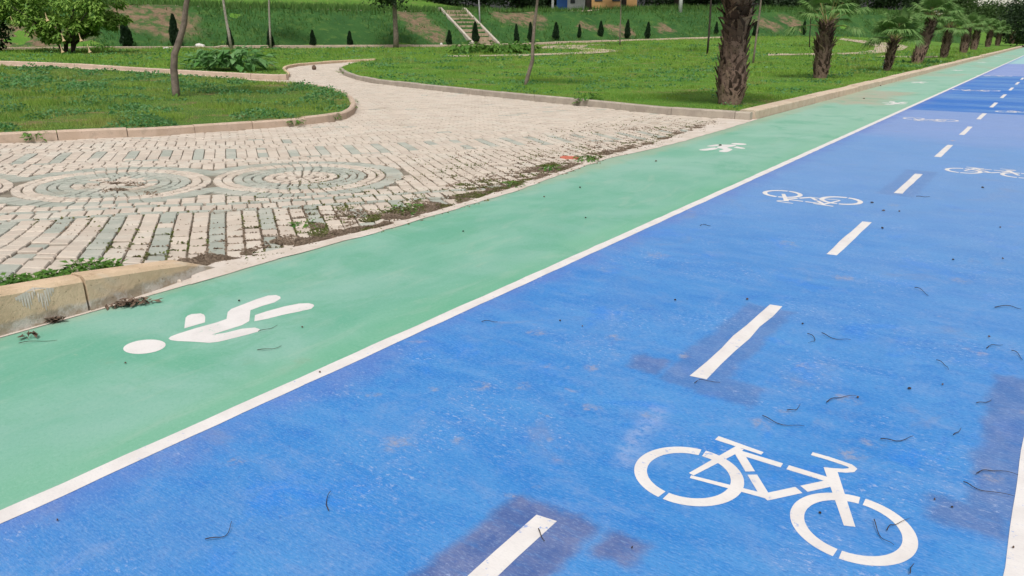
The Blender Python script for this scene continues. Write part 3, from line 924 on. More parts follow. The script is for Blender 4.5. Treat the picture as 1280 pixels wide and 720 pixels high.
def columns(b0, b1, period, a0=-26, a1=30, cell=0.25, phase=0):
    i = int(a0 / cw)
    while i * cw < a1:
        g = (i + phase) % period == 0
        k = max(1, round((b1 - b0) / cell)); L = (b1 - b0) / k
        off = (i % 2) * 0.5 * L
        cuts = sorted({b0, b1, *[b0 + L * j + off for j in range(k + 1) if b0 + 0.04 < b0 + L * j + off < b1 - 0.04]})
        for p, q in zip(cuts[:-1], cuts[1:]):
            g = (i + phase) % period == 0 and rb.random() > 0.14
            rect(i * cw, (i + 1) * cw, p, q, 1 if g else 0)
        i += 1
def course(b0, b1, length, mat, a0=-26, a1=30, off=0.0):
    a = a0 + off
    while a < a1:
        m = mat if isinstance(mat, int) else (1 if rb.random() < mat else 0)
        rect(a, a + length, b0, b1, m)
        a += length
# in front of the rosettes
course(-1.34, -1.24, 0.2, 1)
b = -1.46; 
course(-1.56, -1.34, 0.135, 0)
course(-1.64, -1.56, 0.2, 1, off=.07)
columns(-3.2, -1.64, 3, phase=1, cell=0.2)
columns(-4.2, -3.2, 4, cell=0.2)
columns(-8.0, -4.2, 5)
# behind the rosettes
course(1.24, 1.36, 0.2, 0)
course(1.36, 1.56, 0.135, 0, off=.05)
course(1.56, 1.64, 0.2, 0.3)
columns(1.64, 2.55, 3, cell=0.3)
course(2.55, 2.65, 0.2, 0)
course(2.65, 2.86, 0.135, 0)
course(2.86, 2.96, 0.2, 0, off=.1)
columns(2.96, 3.46, 60)
b = 3.46
k = 0
while b < 42:
    course(b, b + 0.135, 0.25, 0.012, -45, 30, (k % 2) * 0.125)
    b += 0.135; k += 1
# middle band between the rosettes
i = int(-26 / cw)
while i * cw < 30:
    a = i * cw
    kk = 18
    for j in range(kk):
        b0 = -1.24 + 2.48 * j / kk; b1 = b0 + 2.48 / kk
        if near_ros(a + cw / 2, (b0 + b1) / 2) > RMAX + 0.012: rect(a, a + cw, b0, b1, 0)
    i += 1
# rosettes
rings = [(0.05, 0.17, 9, 0), (0.17, 0.30, 16, 0), (0.30, 0.42, 22, 0), (0.42, 0.54, 28, 1), (0.54, 0.63, 34, 1), (0.63, 0.74, 40, 1), (0.74, 0.85, 46, 0), (0.85, 0.95, 50, 0), (0.95, RMAX, 56, 1)]
for k in RO:
    for ri, (r0, r1, n, m) in enumerate(rings):
        ph = rb.random()
        for j in range(n):
            t0, t1 = 2 * math.pi * (j + ph) / n, 2 * math.pi * (j + 1 + ph) / n
            tm = (t0 + t1) / 2
            am, bm_ = k * SP + math.cos(tm) * (r0 + r1) / 2, math.sin(tm) * (r0 + r1) / 2
            if ri == 8:
                d = min(math.hypot(am - q * SP, bm_) for q in RO if q != k)
                if d < 1.0: continue
                if d < RMAX and k % 2: continue
            if abs(am - k * SP) > SP / 2 + 0.01 and k != 0 or (k == 0 and am < -SP / 2 - 0.01): continue
            mm = m
            if k == -1 and ri in (1, 2) and rb.random() < .35: mm = 1
            c = [(k * SP + math.cos(t) * r, math.sin(t) * r) for r, t in ((r0, t0), (r1, t0), (r1, t1), (r0, t1))]
            bricks.append(([from_ab(*q) for q in c], mm))
cent = np.array([[sum(p.x for p in q) / 4, sum(p.y for p in q) / 4] for q, m in bricks])
ok = poly_inside(cent, plaza_poly) & ~poly_inside(cent, inset(KA, 0.05)) & (np.hypot(cent[:, 0], cent[:, 1]) < 60)
mb = MB()
for i in np.nonzero(ok)[0]:
    q, m = bricks[i]
    c = Vector(cent[i])
    if c.x < -4.45 and -c.x * syw + c.y * cyw < 2.0: continue
    z = base(c.x, c.y)
    edge_d = max(0, 1 - abs(c.x + 4.7) / 1.3)
    dz = rb.uniform(-.003, .003) - (rb.random() < .25 * edge_d) * 0.012 + 0.010 * mn.noise((c.x * 1.3, c.y * 1.3, 5))
    sx_ = np.interp(c.y, SLY, SLX)
    if 2.6 < c.y < 14 and sx_ - 2.2 < c.x < sx_ + .1:           # joints where soil and moss have gathered
        for t in range(80):
            e_ = rb.randrange(4); pj = q[e_].lerp(q[(e_ + 1) % 4], rb.random())
            dd = sx_ - pj.x
            pr = 1.5 * math.exp(-max(0, dd) / 0.8) * (0.42 + 1.1 * mn.noise((pj.x * 1.6, pj.y * 1.6, 3)) + .5 * mn.noise((pj.x * 6, pj.y * 6, 4)))
            if rb.random() < pr: joint_pts.append((pj.x + rb.gauss(0, .006), pj.y + rb.gauss(0, .006), z + rb.uniform(-.016, .006), 1 if mn.noise((pj.x * 2.1, pj.y * 2.1, 9)) > .05 else 0))
    tilt = [rb.uniform(-.0025, .0025) for _ in range(4)]
    j = 0.005 + rb.uniform(0, .005) + (0.006 if math.hypot(*[u for u in (c - C2)]) < 0.5 else 0)
    def shr(p, d):
        v = p - c; l = v.length
        return p - v * min(0.4, d * 1.4 / l)
    top = [shr(p, j + 0.006) for p in q]; mid = [shr(p, j) for p in q]
    vs = [(p.x, p.y, base(p.x, p.y) + dz + tilt[t]) for t, p in enumerate(top)] + [(p.x, p.y, base(p.x, p.y) + dz + tilt[t] - 0.007) for t, p in enumerate(mid)] + [(p.x, p.y, z - 0.04) for p in mid]
    mb.add(vs, [(0, 1, 2, 3)] + [(s + 4, (s + 1) % 4 + 4, (s + 1) % 4, s) for s in range(4)] + [(s + 8, (s + 1) % 4 + 8, (s + 1) % 4 + 4, s + 4) for s in range(4)], m)
tag(mb.build('brick_pavement', ['brick_pink', 'brick_grey']), kind='structure')

# concrete strip between paving and footpath
SL = [(-4.60, 2.75), (-4.72, 2.98), (-4.64, 3.3), (-4.57, 3.86), (-4.50, 4.5), (-4.54, 5.4), (-4.58, 6.5), (-4.73, 8.07), (-4.82, 9.4), (-4.80, 10.4), (-4.95, 12.1), (-5.05, 13.6), (-5.3, 14.55), (-4.72, 14.85)]
sl = wavy(SL, 0.03, 0.12, 12)
sr = [p for p in ge if 2.45 < p[1] < 14.9]
sheet('concrete_strip', [(p[0] + 0.02, p[1]) for p in sr] + [(p[0], p[1]) for p in sl[::-1]], lambda x, y: max(0.0, base(x, y)) + 0.0055 + 0.002 * mn.noise((x * 6, y * 6, 1)), 'strip', 0.2)
sheet('mortar_fillet', [(-4.415, 1.0), (-4.405, 2.0), (-4.405, 3.3)] + wavy([(-4.66, 3.3), (-4.62, 2.95), (-4.55, 2.7), (-4.49, 2.4), (-4.455, 2.1), (-4.45, 1.0)], 0.006, .1, 4), lambda x, y: 0.0045, 'strip', 0.3)

# ------------------------------------------------------------------ embankment
def bank_pt(e, s):                                         # s along the foot line, e past it
    L = s * 0.8714 - e * 0.4906; D = 68.2 + 0.563 * s * 0.8714 + e * 0.8714
    return L * cyw - D * syw, L * syw + D * cyw
def bank_z(X, Y):
    e, L, D = foot(X, Y)
    k = min(1, max(0, min(e + 0.4, 9.5 - e)))
    return ground_z(X, Y) + 0.03 + k * (0.22 * mn.noise((X * .35, Y * .35, 2)) + 0.10 * mn.noise((X * 1.2, Y * 1.2, 8)))
me = bpy.data.meshes.new('embankment')
ES = [-0.5 + 0.5 * i for i in range(21)]; SS = [-100 + 0.9 * i for i in range(200)]
SS = [s for s in SS if bank_pt(0, s)[0] < -8]
vs = []
for e in ES:
    for s in SS:
        X, Y = bank_pt(e, s); vs.append((X, Y, bank_z(X, Y)))
n = len(SS)
me.from_pydata(vs, [], [(j * n + i, j * n + i + 1, (j + 1) * n + i + 1, (j + 1) * n + i) for j in range(len(ES) - 1) for i in range(n - 1)])
me.polygons.foreach_set('use_smooth', [True] * len(me.polygons))
tag(link('embankment', me, 'bank_turf'), kind='structure')

cr = [bank_pt(7.6, s_) for s_ in range(-95, 20, 4)]; cr2 = [bank_pt(8.9, s_) for s_ in range(-95, 20, 4)]
sheet('bank_top_path', cr + cr2[::-1], lambda x, y: bank_z(x, y) + 0.09, 'path_sand', 1.5)
# ------------------------------------------------------------------ grass
def blades(pts, h, w, lean=0.5):
    k = len(pts)
    a = rng.uniform(0, 2 * np.pi, k)
    hh = h * rng.uniform(0.5, 1.3, k) if np.isscalar(h) else h * rng.uniform(0.5, 1.3, k)
    ln = hh * lean * rng.normal(0, 0.8, k)
    la_ = rng.uniform(0, 2 * np.pi, k)
    dx, dy = np.cos(a) * w, np.sin(a) * w
    V = np.empty((k, 3, 3))
    V[:, 0] = pts; V[:, 1] = pts; V[:, 2] = pts
    V[:, 0, 0] -= dx; V[:, 0, 1] -= dy; V[:, 1, 0] += dx; V[:, 1, 1] += dy
    V[:, 2, 0] += np.cos(la_) * ln; V[:, 2, 1] += np.sin(la_) * ln; V[:, 2, 2] += hh
    return V.reshape(-1, 3)
def leaves(pts, size, flat=0.5, elong=1.8):               # diamond leaf faces
    k = len(pts)
    d = rng.normal(0, 1, (k, 3)); d[:, 2] *= flat
    d /= np.linalg.norm(d, axis=1, keepdims=True)
    r = rng.normal(0, 1, (k, 3))
    s = np.cross(d, r); s /= np.linalg.norm(s, axis=1, keepdims=True)
    sz = (size * rng.uniform(0.6, 1.3, k))[:, None]
    V = np.empty((k, 4, 3))
    V[:, 0] = pts - d * sz * elong * .5; V[:, 1] = pts + s * sz * .5; V[:, 2] = pts + d * sz * elong * .5; V[:, 3] = pts - s * sz * .5
    return V.reshape(-1, 3)
def scatter(poly, n, dpow=1.6, lim=None):
    P = np.array([(p[0], p[1]) for p in poly])
    out = []
    tot = 0
    lo, hi = P.min(0), P.max(0)
    while tot < n:                                          # polar sampling about the viewpoint thins with distance
        k = 60000
        th = rng.uniform(R_(35.13 - 42), R_(35.13 + 42), k)
        rmax = lim or 90
        rr = 6.0 * (rmax / 6.0) ** rng.uniform(0, 1, k)
        q = np.stack([-np.sin(th) * rr, np.cos(th) * rr], 1)
        q = q[poly_inside(q, poly)]
        out.append(q); tot += len(q)
        if len(q) == 0: break
    q = np.concatenate(out)[:n]
    return q
def patchy(q, scale, seed): return np.array([mn.noise((x * scale, y * scale, seed)) for x, y in q])
qa = scatter(la, 100000, lim=60)
pn = patchy(qa, 0.9, 1.3) + 0.5 * patchy(qa, 3.0, 4)
# thinner, browner growth along the front kerb
fr = np.min(np.hypot(qa[:, None, 0] - np.array([p.x for p in KA[:9]])[None], qa[:, None, 1] - np.array([p.y for p in KA[:9]])[None]), axis=1) if False else None
fr = [Vector(a.to_2d()).lerp(b.to_2d(), t / 8) for a, b in zip(KA[:9], KA[1:10]) for t in range(8)]
FX = np.array([p.x for p in fr]); FY = np.array([p.y for p in fr])
fd = np.full(len(qa), 9.0)
for x_, y_ in zip(FX, FY): fd = np.minimum(fd, np.hypot(qa[:, 0] - x_, qa[:, 1] - y_))
pn = pn - 0.75 * np.clip(1 - fd / 0.9, 0, 1)
keep = rng.uniform(-0.75, 0.5, len(qa)) < pn + 0.25
qa = qa[keep]; pn = pn[keep]
za = np.array([lawn_z(x, y) - .01 for x, y in qa])
dist = np.hypot(qa[:, 0], qa[:, 1])
tag(np_mesh('grass', blades(np.column_stack([qa, za]), 0.035 + 0.03 * np.clip(pn + .3, 0, 1) + 0.16 * np.clip(pn - .05, 0, .8), 0.004 * np.clip(dist / 10, 1, 4)), 3, 'grass_blade'), kind='stuff')
qc = scatter(lawn_bc, 150000, lim=95)
pn = patchy(qc, 0.7, 2.3)
kp = rng.uniform(-0.8, 0.4, len(qc)) < pn + .2
qc, pn = qc[kp], pn[kp]
zc = np.array([lawn_z(x, y) - .01 for x, y in qc])
dist = np.hypot(qc[:, 0], qc[:, 1])
tag(np_mesh('grass', blades(np.column_stack([qc, zc]), (0.035 + 0.03 * np.clip(pn + .3, 0, 1) + .10 * np.clip(pn - .1, 0, .8)) * np.clip(dist / 22, 1, 2.2), 0.005 * np.clip(dist / 12, 1, 6)), 3, 'grass_far'), kind='stuff')
# broad-leaved clover patches
def clover(poly, n, lim, thr, size, seed):
    q = scatter(poly, n, lim=lim)
    p = patchy(q, 0.8, seed) + 0.4 * patchy(q, 2.6, seed + 3)
    q = q[p > thr]; p = p[p > thr]
    z = np.array([lawn_z(x, y) for x, y in q]) + rng.uniform(0, 1, len(q)) * (0.04 + 0.28 * np.clip(p - thr, 0, .6))
    d = np.hypot(q[:, 0], q[:, 1])
    return leaves(np.column_stack([q, z]), size * np.clip(d / 16, 1, 3), 0.35, 1.3)
tag(np_mesh('clover_ground_cover', clover(la, 60000, 45, 0.16, 0.035, 9.1), 4, 'clover'), kind='stuff')
tag(np_mesh('clover_ground_cover', clover(lawn_bc, 60000, 70, 0.27, 0.035, 5.7), 4, 'clover'), kind='stuff')
# tall grass and scrub on the embankment
k = 60000
ss = rng.uniform(SS[0], SS[-1], k); ee = rng.uniform(0, 14, k)
bp = np.array([bank_pt(e, s) for e, s in zip(ee, ss)])
pn = patchy(bp, 0.16, 3.1) + 0.5 * patchy(bp, 0.6, 6.2)
kp = (pn + np.where(ee > 5.5, .5, 0) > rng.uniform(-0.35, 0.35, k)) & (bp[:, 0] < -9)
for p_, r_ in BARE:
    kp &= (np.hypot(bp[:, 0] - p_.x, bp[:, 1] - p_.y) > r_ * rng.uniform(.75, 1.15, len(bp))) | (rng.uniform(0, 1, len(bp)) < .06)
bp, pn, ee = bp[kp], pn[kp], ee[kp]
bz = np.array([(bank_z(x, y) if e < 9.4 else ground_z(x, y) - .1) - .02 for (x, y), e in zip(bp, ee)])
tag(np_mesh('long_grass', blades(np.column_stack([bp, bz]), np.where(ee > 5.5, 0.55, 0.26), 0.05), 3, 'bank_blade'), kind='stuff')

# ------------------------------------------------------------------ stairs up the embankment
sf = at(606, 56.5)
ne = Vector((-0.4906 * cyw - 0.8714 * syw, -0.4906 * syw + 0.8714 * cyw))   # up the slope
se = Vector((0.8714 * cyw - 0.4906 * syw, 0.8714 * syw + 0.4906 * cyw))     # along the foot
rzs = math.atan2(se.y, se.x)
st = tag(empty('concrete_stairs', sf, rzs), 'flight of worn concrete steps with side walls going up the embankment', 'stairs')
NS, RUN, RISE, WD = 9, 6.2, 2.95, 2.2
mb = MB()
for i in range(NS):
    y0, y1 = RUN * i / NS, RUN * (i + 1) / NS
    mb.box((0, (y0 + RUN) / 2 + .1, RISE * (i + 0.5) / NS), (WD - 0.004, RUN - y0, RISE / NS - 0.003))
mb.build('steps', 'steps', st)
for s in (-1, 1):
    mb = MB()
    x = s * (WD / 2 + 0.11)
    pr = [(-0.25, -0.2), (-0.25, 0.22), (RUN + .1, RISE + 0.25), (RUN + .45, RISE + 0.25), (RUN + .45, -0.2)]
    vs = [(x - .11, a, b) for a, b in pr] + [(x + .11, a, b) for a, b in pr]
    mb.add(vs, [(4, 3, 2, 1, 0), (5, 6, 7, 8, 9)] + [(i, (i + 1) % 5, (i + 1) % 5 + 5, i + 5) for i in range(5)])
    mb.build('side_wall', 'steps_wall', st)

# ------------------------------------------------------------------ palms
def make_trunk(h, r, seed, lean=0.0):
    q = random.Random(seed)
    mb = MB()
    ax = lambda z: Vector((lean * z, 0.0, z))
    k = 10
    rad = lambda z: r * (0.80 + 0.22 * math.exp(-((z - 0.55 * min(1, h / 2)) / 0.55) ** 2) - 0.18 * max(0, z / h - 0.5)) * (0.9 + 0.1 * min(1, z / 0.25))
    mb.tube([ax(h * i / k - (0.08 if i == 0 else 0)) for i in range(k + 1)], [rad(h * i / k) * 0.88 for i in range(k + 1)], 14)
    n = int(h * 80)
    for i in range(n):                                      # overlapping cut leaf bases in a spiral
        z = h * (i + 0.5) / n
        a = i * 2.39996 + q.uniform(-.25, .25)
        c = ax(z); R = rad(z)
        rd = Vector((math.cos(a), math.sin(a), 0)); tn = Vector((-rd.y, rd.x, 0))
        L = q.uniform(0.14, 0.30); w = q.uniform(0.035, 0.085) * (r / 0.3) ** .5
        hi = z > 0.42 * h
        if hi: L *= 1.3; w *= 1.15
        else: L *= .9; w *= .6
        out = q.uniform(0.03, 0.13) * (1.15 if hi else 0.6)
        tw = tn * q.uniform(-.05, .05)
        p0 = c + rd * R * 0.84; p1 = c + rd * (R * 0.90 + out * .6) + Vector((0, 0, L * .6)) + tw; tw = tw * (2.2 if hi else 1)
        p2 = c + rd * (R * 0.92 + out) + Vector((0, 0, L)) + tw * 2.5
        th = rd * 0.018
        vs = [p0 - tn * w, p0 + tn * w, p1 + tn * w * .75, p2 + tn * w * .35, p2 - tn * w * .35, p1 - tn * w * .75]
        vs += [v - th for v in vs]
        mb.add(vs, [(0, 1, 2, 5), (5, 2, 3, 4), (7, 6, 11, 8), (8, 11, 10, 9), (1, 0, 6, 7), (2, 1, 7, 8), (3, 2, 8, 9), (4, 3, 9, 10), (5, 4, 10, 11), (0, 5, 11, 6)])
    for i in range(int(h * 130)):                            # loose fibres
        z = q.uniform(0, h); a = q.uniform(0, 6.283)
        rd = Vector((math.cos(a), math.sin(a), 0)); tn = Vector((-rd.y, rd.x, 0))
        p = ax(z) + rd * rad(z) * .95
        e = p + rd * q.uniform(.03, .10) + tn * q.uniform(-.12, .12) + Vector((0, 0, q.uniform(-.14, .05)))
        mb.add([p - tn * .006, p + tn * .006, e], [(0, 1, 2)])
    return mb

def make_crown(seed, nf, rp, rf, down=0.5, fill=1.0):
    q = random.Random(seed)
    V, F_, mi = [], [], []
    mb = MB()
    for i in range(nf):
        a = i * 2.39996 + q.uniform(-.2, .2)
        el = R_(82) - (R_(82) + down) * (i / (nf - 1)) ** 0.9 + q.uniform(-.12, .12)
        L = rp * q.uniform(0.75, 1.1)
        rd = Vector((math.cos(a), math.sin(a), 0)); tn = Vector((-rd.y, rd.x, 0)); up = Vector((0, 0, 1))
        d = rd * math.cos(el) + up * math.sin(el)
        p0 = rd * 0.05 + up * q.uniform(-.12, .08)
        pm = p0 + d * L * .55 + up * .02
        p1 = p0 + d * L - up * 0.10 * math.cos(el)
        mb.tube([p0, pm, p1], [0.022, 0.014, 0.009], 5, 1)
        ax = (p1 - pm).normalized()
        nrm = ax.cross(tn).normalized()
        if nrm.z < 0: nrm = -nrm
        ns = 30
        r = rf * q.uniform(.8, 1.1)
        tone = 0
        for s in range(ns):
            t = (s / (ns - 1) - .5) * R_(215)
            dv = ax * math.cos(t) + tn * math.sin(t)
            sd_ = nrm.cross(dv).normalized()
            ll = r * (0.72 + 0.28 * math.cos(t * .7)) * q.uniform(.9, 1.05)
            w = ll * math.sin(R_(215) / ns / 2) * 0.95
            m = p1 + dv * ll * .58 + nrm * 0.03
            e = p1 + dv * ll + nrm * (-.02 - q.uniform(.0, .22) * ll) - up * q.uniform(.05, .28) * ll
            fold = nrm * w * .45
            mb.add([p1, m - sd_ * w + fold, m, m + sd_ * w + fold, e], [(0, 1, 2), (0, 2, 3), (1, 4, 2), (2, 4, 3)], tone)
    return mb

PALMS = [  # photo column, row X, base row, trunk height row or metres, trunk radius, lean, crown scale, label
    (912, None, 132.5, 3.1, 0.335, -0.01, 1.25, 'thickest shaggy palm trunk at the corner of the lawn kerb, crown above the picture'),
    (1024.5, None, 99.5, 1.75, 0.29, 0.01, 1.0, 'second palm along the path, stout dark trunk standing back on the lawn'),
    (1108, None, 90, 1.15, 0.17, 0.12, 1.05, 'small slender palm with low spreading fans and a pale tube at its base'),
    (1145, None, 80.5, 2.2, 0.33, 0.22, 1.05, 'thick palm leaning to the right behind the small slender one'),
    (1179, None, 73.5, 1.75, 0.26, 0.05, 1.1, 'palm just before the break in the kerb, short dark trunk'),
    (1205, -6.9, 64, 1.9, 0.36, 0.03, 1.0, 'left palm of the close pair past the kerb break'),
    (1217, -7.3, 62, 1.9, 0.36, 0.03, 1.0, 'right palm of the close pair past the kerb break'),
    (1234, -7.6, 54, 1.8, 0.33, 0.0, 1.1, 'distant palm with a small dark trunk, first after the close pair'),
    (1246, -7.4, 54, 1.8, 0.33, 0.0, 1.1, 'distant palm with a small dark trunk, second after the close pair'),
    (1263, -7.3, 50, 1.9, 0.38, 0.0, 1.2, 'far palm near the right picture edge, second from last in the row'),
    (1275, -7.3, 47, 1.9, 0.38, 0.0, 1.2, 'last far palm of the row at the right picture edge')]
for i, (px, X, py, h, r, lean, cs, lab) in enumerate(PALMS):
    p = at(px, py, 0.06) if X is None else on_row(px, X)
    p.z = lawn_z(p.x, p.y)
    t = tag(empty('palm_tree', p, YAW), lab, 'palm tree', 'palms along the footpath')
    tr = make_trunk(h, r, 20 + i, lean).build('trunk', 'palm_boot', t)
    cr = make_crown(50 + i, [34, 19, 24, 26, 26][i] if i < 5 else 26, (0.95 if i == 1 else 0.78) * cs, (0.64 if i == 1 else 0.66) * cs, [0.15, -0.15, -0.25][i] if i < 3 else -0.1).build('crown', ['palm_leaf', 'petiole'], t)
    cr.location = (lean * h, 0, h + 0.02)
tb = at(1103, 89)
mb = MB(); mb.tube([(0, 0, 0), (0.02, 0, 0.18), (0.05, 0.01, 0.36)], 0.022, 8)
tag(mb.build('plastic_tube', 'pale_tube', None, (tb.x, tb.y, tb.z + .08)), 'short pale blue tube sticking up at the foot of the slender palm', 'tube')

# ------------------------------------------------------------------ small trees and stakes
def thin_tree(px, top_pts, r0, r1, mat, label, crown=None, name='young_tree', cat='young tree', dz=0.07):
    p = at(px[0], px[1], dz)
    p.z = ground_z(p.x, p.y) + dz
    t = tag(empty(name, p, YAW), label, cat)
    pts = [Vector((0, 0, -0.08))]
    d = -p.x * syw + p.y * cyw
    for (x, y) in top_pts:
        dx, dy, up = ray(x, y)
        tt = d / (-dx * syw + dy * cyw)
        lat = (dx * tt * cyw + dy * tt * syw) - (p.x * cyw + p.y * syw)
        pts.append(Vector((lat, random.uniform(-.04, .04), HC + up * tt - p.z)))
    k = len(pts) - 1
    mb = MB(); mb.tube(pts, [r0 + (r1 - r0) * i / k for i in range(k + 1)], 9, jit=0.06)
    mb.build('trunk', mat, t, smooth=True)
    return t, pts[-1]

def leaf_crown(parent, c, rad, n, size, mat, seed=0, clumps=10, limbs=True, bark='bark_grey', base_pt=None):
    q = np.random.default_rng(seed)
    cl = q.normal(0, 0.5, (clumps, 3)); cl = np.clip(cl, -.85, .85) * np.array(rad)
    idx = q.integers(0, clumps, n)
    cs = q.uniform(0.22, 0.42, clumps)
    pts = cl[idx] + q.normal(0, 1, (n, 3)) * cs[idx, None] * np.array(rad) * 0.8 + np.array(c)
    global rng
    old = rng; rng = q
    V = leaves(pts, size, 0.8, 1.7)
    rng = old
    o = np_mesh('crown', V, 4, mat, parent)
    if limbs:
        b = Vector(base_pt) if base_pt is not None else Vector(c) - Vector((0, 0, rad[2]))
        mb = MB()
        for k in range(clumps):
            e = Vector(cl[k]) + Vector(c)
            m = b.lerp(e, .5) + Vector((0, 0, 0.12 * rad[2]))
            mb.tube([b, m, e], [0.05 * rad[0] ** .5, 0.03 * rad[0] ** .5, 0.01], 5)
        mb.build('limbs', bark, parent)
    return o

def top_crown(t, tip, rad, n, size, mat, seed, up=0.75, bark='bark_grey', clumps=10):
    leaf_crown(t, tip + Vector((0, 0, rad[2] * up)), rad, n, size, mat, seed, clumps, True, bark, tip)

# crooked tree on the left lawn
t, tip = thin_tree((220, 122), [(219, 110), (217.5, 88), (219, 68), (224, 50), (230, 30), (232.5, 10), (236, -10), (240, -40)], 0.095, 0.05, 'bark_grey', 'slim crooked grey tree trunk growing on the rounded left lawn')
top_crown(t, tip, (1.3, 1.3, 0.9), 1600, 0.10, 'tree_mid', 1)
t, tip = thin_tree((290, 65), [(286, 40), (281, 15), (278, -8), (276, -40)], 0.10, 0.06, 'bark_pale', 'pale slanting trunk behind the big-leaved plant on the back lawn')
top_crown(t, tip, (1.6, 1.6, 1.2), 1500, 0.14, 'tree_mid', 2)
t, tip = thin_tree((338.5, 61.5), [(337.5, 40), (336.5, 15), (336, -8), (336, -35)], 0.075, 0.05, 'bark_pale', 'thin straight pale trunk in front of a small cypress at the bank foot')
top_crown(t, tip, (1.5, 1.5, 1.1), 1400, 0.14, 'tree_mid', 3)
t, tip = thin_tree((656, 108), [(659, 98), (665.5, 76), (666, 55), (668, 30), (671, 8), (673, -12), (676, -40)], 0.062, 0.035, 'bark_grey', 'thin bent sapling behind the middle of the front lawn kerb')
top_crown(t, tip, (1.2, 1.2, 0.9), 1400, 0.10, 'tree_mid', 4)
t, tip = thin_tree((775, 57), [(775, 40), (776, 20), (776, 5), (777, -15)], 0.05, 0.035, 'bark_grey', 'faint thin sapling beside the loop of the sandy path')
top_crown(t, tip, (1.4, 1.4, 1.0), 1200, 0.14, 'tree_mid', 5)
t, tip = thin_tree((884, 68.5), [(886, 45), (888, 15), (889, -8), (890, -40)], 0.065, 0.045, 'bark_dark', 'thin dark trunk just left of the thickest palm')
top_crown(t, tip, (1.3, 1.3, 1.0), 1300, 0.12, 'tree_mid', 6)
t, tip = thin_tree((941, 80), [(943, 65), (946, 40), (949.5, 15), (952, -8), (955, -45)], 0.055, 0.04, 'bark_grey', 'thin leaning sapling just right of the thickest palm')
top_crown(t, tip, (1.3, 1.3, 1.0), 1300, 0.12, 'tree_mid', 7)
t, tip = thin_tree((1012, 60), [(1012, 45), (1013, 30), (1013.5, 18)], 0.045, 0.03, 'bark_dark', 'short thin stake-like sapling left of the second palm')
top_crown(t, tip, (0.7, 0.7, 0.5), 500, 0.12, 'tree_mid', 8)

# pine in front of the bank
t, tip = thin_tree((495, 60.5), [(495, 45), (494, 28), (493, 8), (492, -15), (492, -50)], 0.22, 0.12, 'bark_grey', 'dark pine with a bare straight trunk at the foot of the bank', name='pine_tree', cat='pine tree')
zc_ = 3.1
leaf_crown(t, (-0.15, 0, zc_ + 1.6), (1.9, 1.9, 1.3), 5200, 0.13, 'tree_dark', 9, 18, True, 'bark_dark', (0, 0, zc_))

# bare pole at the head of the stairs
p = at(600, 31); 
mb = MB(); mb.tube([(0, 0, -.1), (-.05, 0, 1.2), (-.12, 0, 2.6), (-.15, 0, 4.6)], [0.075, .065, .06, .055], 8)
tag(mb.build('pole', 'pole_grey', None, p, True), 'thin pale pole standing beside the upper end of the concrete steps', 'pole')
p = at(850, 17)
mb = MB(); mb.tube([(0, 0, -.1), (0, 0, 2), (0, 0, 5)], [.22, .2, .18], 10)
tag(mb.build('pole', 'white_metal', None, p, True), 'thick white pole on top of the bank left of the thickest palm', 'pole')

# ------------------------------------------------------------------ cypresses
def make_cypress(seed):
    q = np.random.default_rng(seed)
    n = 2600
    z = q.uniform(0.02, 1, n) ** 0.85
    prof = 0.21 * np.clip(np.minimum((z + .10) * 3.2, 1.0), 0, 1) * np.clip(1.02 - z, 0.02, 1) ** 0.62
    a = q.uniform(0, 6.283, n)
    bump = 1 + 0.16 * np.sin(a * 3 + z * 9 + seed) + 0.08 * np.sin(a * 5 - z * 14)
    r = prof * bump * np.sqrt(q.uniform(0.35, 1, n))
    pts = np.stack([np.cos(a) * r, np.sin(a) * r, z + 0.03], 1)
    d = np.stack([np.cos(a) * .25, np.sin(a) * .25, np.ones(n)], 1) + q.normal(0, .25, (n, 3))
    d /= np.linalg.norm(d, axis=1, keepdims=True)
    s = np.cross(d, q.normal(0, 1, (n, 3))); s /= np.linalg.norm(s, axis=1, keepdims=True)
    sz = q.uniform(.03, .06, n)[:, None]
    V = np.empty((n, 4, 3)); V[:, 0] = pts - d * sz; V[:, 1] = pts + s * sz * .45; V[:, 2] = pts + d * sz; V[:, 3] = pts - s * sz * .45
    t = empty('cypress', (0, 0, 0))
    np_mesh('crown', V.reshape(-1, 3), 4, 'cypress_leaf', t)
    mb = MB(); mb.tube([(0, 0, -.1), (0, 0, .4), (0, 0, .8)], [.035, .025, .008], 6); mb.build('trunk', 'bark_dark', t)
    return t
CYP = [(160, 60.5, 21, 'dark cypress beside the trumpet-flower tree'), (219.5, 60, 19, 'small cypress half hidden behind the crooked tree'),
       (288, 60, 35, 'small cypress behind the pale slanting trunk'), (338.5, 60, 36, 'small cypress behind the thin straight pale trunk'),
       (391.5, 59.5, 38, 'first of two rounded little cypresses left of the pine'), (437.5, 59, 39.5, 'second of two rounded little cypresses left of the pine'),
       (561.5, 57.5, 37.5, 'small round-topped cypress left of the concrete steps'), (594.5, 54.5, 27.5, 'pointed cypress in front of the concrete steps'),
       (646, 53.5, 30, 'first small cypress right of the concrete steps'), (664, 53.5, 29, 'small cypress partly behind the thin bent sapling'),
       (695, 51.5, 29, 'small cypress under the blue panel of the cabin'), (724, 48.5, 31, 'faint small cypress under the right end of the cabin'),
       (750.5, 47, 27, 'small cypress below the left end of the orange wall'), (783.5, 48.5, 25, 'darkest pointed cypress below the orange wall'),
       (809, 48.5, 28, 'small cypress right of the orange wall'), (895, 43, 27, 'small cypress just left of the thickest palm trunk'),
       (944, 46, 27, 'small cypress just right of the thickest palm trunk'), (1004, 44, 25, 'bushy cypress in front of the bank left of the second palm')]
protos = [make_cypress(1), make_cypress(2), make_cypress(3)]
